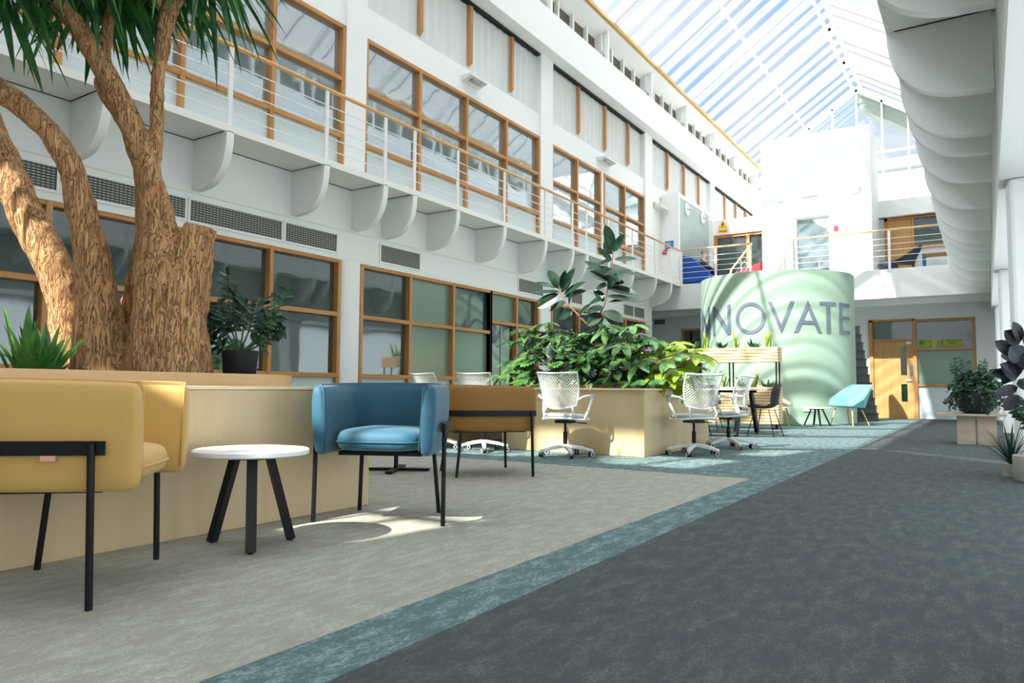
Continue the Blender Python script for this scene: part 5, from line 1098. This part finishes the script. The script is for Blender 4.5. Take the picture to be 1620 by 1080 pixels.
lb.build('leaves', 'zz', r); sb.build('stems', 'stemg', r)
# ---- pots at the right-hand edge
r = empty('stone_pot_plant', (.37, 7.42, 0), 0, 'dark rubber plant with blackish leaves in a low stone pot at the edge', 'potted plant')
b = MB(); b.lathe([(0, 0), (.19, 0), (.205, .02), (.21, .215), (.195, .22), (.185, .19), (0, .19)], n=36); b.build('pot', 'stone', r, smooth=True)
lb, sb = MB(), MB(); sb.tube([(0, 0, .19), (-.08, 0, .6), (-.10, 0, .95), (-.08, 0, 1.2)], [.014, .012, .009, .006], 8); lb2 = MB()
ec = r.location.copy()
for (bx, by, tx_, ty_, w) in ((1606, 560, 1578, 541, 15), (1612, 545, 1592, 525, 19), (1615, 540, 1604, 512, 14), (1620, 545, 1640, 520, 16), (1608, 575, 1590, 560, 20), (1612, 580, 1640, 565, 18), (1605, 590, 1572, 590, 13), (1608, 600, 1585, 578, 22), (1610, 612, 1578, 622, 12), (1612, 600, 1632, 615, 16), (1612, 625, 1592, 645, 15), (1616, 570, 1600, 550, 22), (1600, 560, 1640, 590, 20), (1612, 640, 1640, 632, 15), (1614, 560, 1590, 600, 20)):
    yy = 7.42 + rng.uniform(-.12, .08); a_, c_ = onY(bx, by, 7.42) - ec, onY(tx_, ty_, yy) - ec; oval(lb, a_, c_ - a_, -CF + CU * rng.uniform(-.2, .9), (c_ - a_).length * 1.15, w * 7.0 / F_PX * 1.25, .03, 6, .12)
for i in range(16):
    a = rng.uniform(0, 2 * PI); rr = rng.uniform(.12, .3); zz_frond(lb2, sb, [Vector((.02, 0, .19)), Vector((math.cos(a) * rr * .5, math.sin(a) * rr * .4, .19 + .3)), Vector((math.cos(a) * rr, math.sin(a) * rr * .6, .19 + rng.uniform(.25, .55)))], .08, 8, .4)
for q in lb2.f: pass
lb.build('leaves', 'burgundy', r); lb2.build('fronds', 'zz', r); sb.build('stems', 'stemg', r)
r = empty('small_pot_plant', (.16, 8.02 - .2, 0), 0, 'spiky dark grassy plant in a small pot behind the low stone pot', 'potted plant')
b = MB(); b.lathe([(0, 0), (.07, 0), (.085, .11), (.075, .11), (0, .09)], n=24); b.build('pot', 'stone', r, smooth=True); lb = MB()
for i in range(60):
    a = rng.uniform(0, 2 * PI); l_ = rng.uniform(.12, .34); ribbon(lb, (0, 0, .1), (math.cos(a) * l_, math.sin(a) * l_ * .7, .1 + rng.uniform(.05, .45) * (1.1 - l_)), .014, sag=.1, n=5)
lb.build('leaves', 'zz', r)
# ---- upstairs lounge
r = empty('blue_sofa', (-7.25, 22.1, 3.87), 0, 'bright blue sofa behind the landing railing against the frosted glass', 'sofa')
b = MB(); b.prism([(-.40, -.9, .1), (.42, -.9, .1), (.42, -.9, .40), (.30, -.9, .48), (-.12, -.9, .86), (-.40, -.9, .93)], (0, .16, 0)); b.build('sofa_arm', 'bluesofa', r, bevel=.03); b = MB(); b.prism([(-.40, .74, .1), (.42, .74, .1), (.42, .74, .40), (-.12, .74, .86), (-.40, .74, .93)], (0, .16, 0)); b.build('sofa_arm', 'bluesofa', r, bevel=.03)
b = MB(); b.box((-.40, -.73, .1), (-.2, .73, .9)); b.build('sofa_back', 'bluesofa', r, bevel=.03); b = MB(); b.box((-.19, -.73, .12), (.42, .73, .34)); b.build('seat', 'bluesofa', r, bevel=.03)
b = MB()
for x in (-.33, .35):
    for y in (-.8, .8): b.box((x - .02, y - .02, 0), (x + .02, y + .02, .1))
b.build('feet', 'black', r)
# person sitting on the sofa
pr = empty('person', (-7.22, 21.85, 3.87 + .40), 0, 'person in a dark jumper with short grey hair sitting on the blue sofa', 'person')
def skin(name, verts, edges, radii, mat, parent, sub=2, root=0):
    me = bpy.data.meshes.new(name); me.from_pydata([tuple(v) for v in verts], edges, []); o = bpy.data.objects.new(name, me); COL.objects.link(o); me.materials.append(M[mat]); o.parent = parent
    m_ = o.modifiers.new('skin', 'SKIN'); m_.use_smooth_shade = True
    for i, rr in enumerate(radii): me.skin_vertices[0].data[i].radius = rr if hasattr(rr, '__len__') else (rr, rr)
    me.skin_vertices[0].data[root].use_root = True; s_ = o.modifiers.new('sub', 'SUBSURF'); s_.levels = s_.render_levels = sub; return o
V_ = [(0, 0, .08), (.02, 0, .28), (.0, 0, .46), (.02, 0, .56), (.04, 0, .62), (.0, -.17, .46), (.06, -.22, .26), (.26, -.16, .20), (.0, .17, .46), (.06, .22, .26), (.26, .16, .20), (.08, -.09, .07), (.46, -.12, .08), (.48, -.12, -.34), (.60, -.13, -.39), (.08, .09, .07), (.46, .12, .08), (.48, .12, -.34), (.60, .13, -.39), (.05, 0, .70), (.055, 0, .78)]
E_ = [(0, 1), (1, 2), (2, 3), (3, 4), (2, 5), (5, 6), (6, 7), (2, 8), (8, 9), (9, 10), (0, 11), (11, 12), (12, 13), (13, 14), (0, 15), (15, 16), (16, 17), (17, 18), (4, 19), (19, 20)]
R_ = [(.14, .11), (.13, .10), (.12, .09), (.05, .05), (.05, .05), .055, .045, .035, .055, .045, .035, .08, .065, .045, .03, .08, .065, .045, .03, (.085, .075), (.07, .065)]
body = skin('body', V_, E_, R_, 'skin', pr)
cl = skin('clothes', V_[:3] + V_[5:19], [(0, 1), (1, 2), (2, 3), (3, 4), (4, 5), (2, 6), (6, 7), (7, 8), (0, 9), (9, 10), (10, 11), (11, 12), (0, 13), (13, 14), (14, 15), (15, 16)], [(.16, .13), (.15, .12), (.135, .10), .07, .06, .042, .07, .06, .042, .095, .08, .06, .045, .095, .08, .06, .045], 'jumper', pr)
b = MB(); b.sphere((.035, 0, .775), (.10, .087, .09), 18, 12); o = b.build('hair', 'hair', pr, smooth='all')
b = MB(); b.sphere((.132, 0, .72), (.022, .012, .018), 8, 6); 
for sy in (-1, 1): b.sphere((.055, sy * .083, .72), (.02, .012, .03), 8, 6)
b.build('face_features', 'skin', pr, smooth='all')
pr.scale = (.9, .9, .9)
# red seat, navy chairs and desk upstairs
r = empty('red_sofa', (-5.85, 22.9, 3.87), 0, 'red sofa showing behind the stair handrail beside the tower', 'sofa')
b = MB(); b.prism([(.42, -.5, .1), (-.42, -.5, .1), (-.42, -.5, .45), (.1, -.5, .62), (.42, -.5, .74)], (0, 1.0, 0)); b.build('seat', 'redf', r, bevel=.03); b = MB()
for x in (-.3, .3):
    for y in (-.4, .4): b.box((x - .02, y - .02, 0), (x + .02, y + .02, .1))
b.build('feet', 'black', r); r.location.x = -6.05
lounge_chair('navy', 'navy lounge chair with high back upstairs before the wooden door', (-1.78, 22.7, 3.87), R(95), 'black', .5, .84)
r = empty('footstool', (-2.2, 22.2, 3.87), 0, 'low navy footstool upstairs beside the tower corner', 'stool'); b = MB(); b.lathe([(0, .2), (.2, .2), (.24, .28), (.22, .40), (0, .43)], n=24); b.build('seat', 'navy', r, smooth='all'); b = MB(); b.cyl((0, 0), .05, 0, .2, 10); b.cyl((0, 0), .17, 0, .02, 20); b.build('base', 'black', r)
r = empty('blue_desk', (-1.0, 23.55, 3.87), 0, 'small desk on bright blue legs upstairs behind the railing', 'desk'); b = MB(); b.box((-.42, -.3, .70), (.4, .3, .73)); b.build('desk_top', 'doorwood', r)
for x in (-.38, .36):
    b = MB(); b.box((x - .03, -.28, 0), (x + .03, -.22, .70)); b.box((x - .03, .22, 0), (x + .03, .28, .70)); b.box((x - .03, -.22, .2), (x + .03, .22, .26)); b.build('leg', 'bluesign', r)
b = MB(); b.box((-.35, -.26, .25), (.33, -.23, .32)); b.build('cross_rail', 'bluesign', r)
r = empty('navy_cabinet', (-.55, 22.7, 3.87), 0, 'tall dark cabinet upstairs at the railing end, past the blue desk', 'cabinet'); b = MB(); b.box((-.2, -.2, 0), (.25, .2, 1.05)); b.build('body', 'navy', r, bevel=.01); b = MB(); b.box((-.17, -.215, .05), (.22, -.2005, 1.0)); b.build('door', 'navy', r)
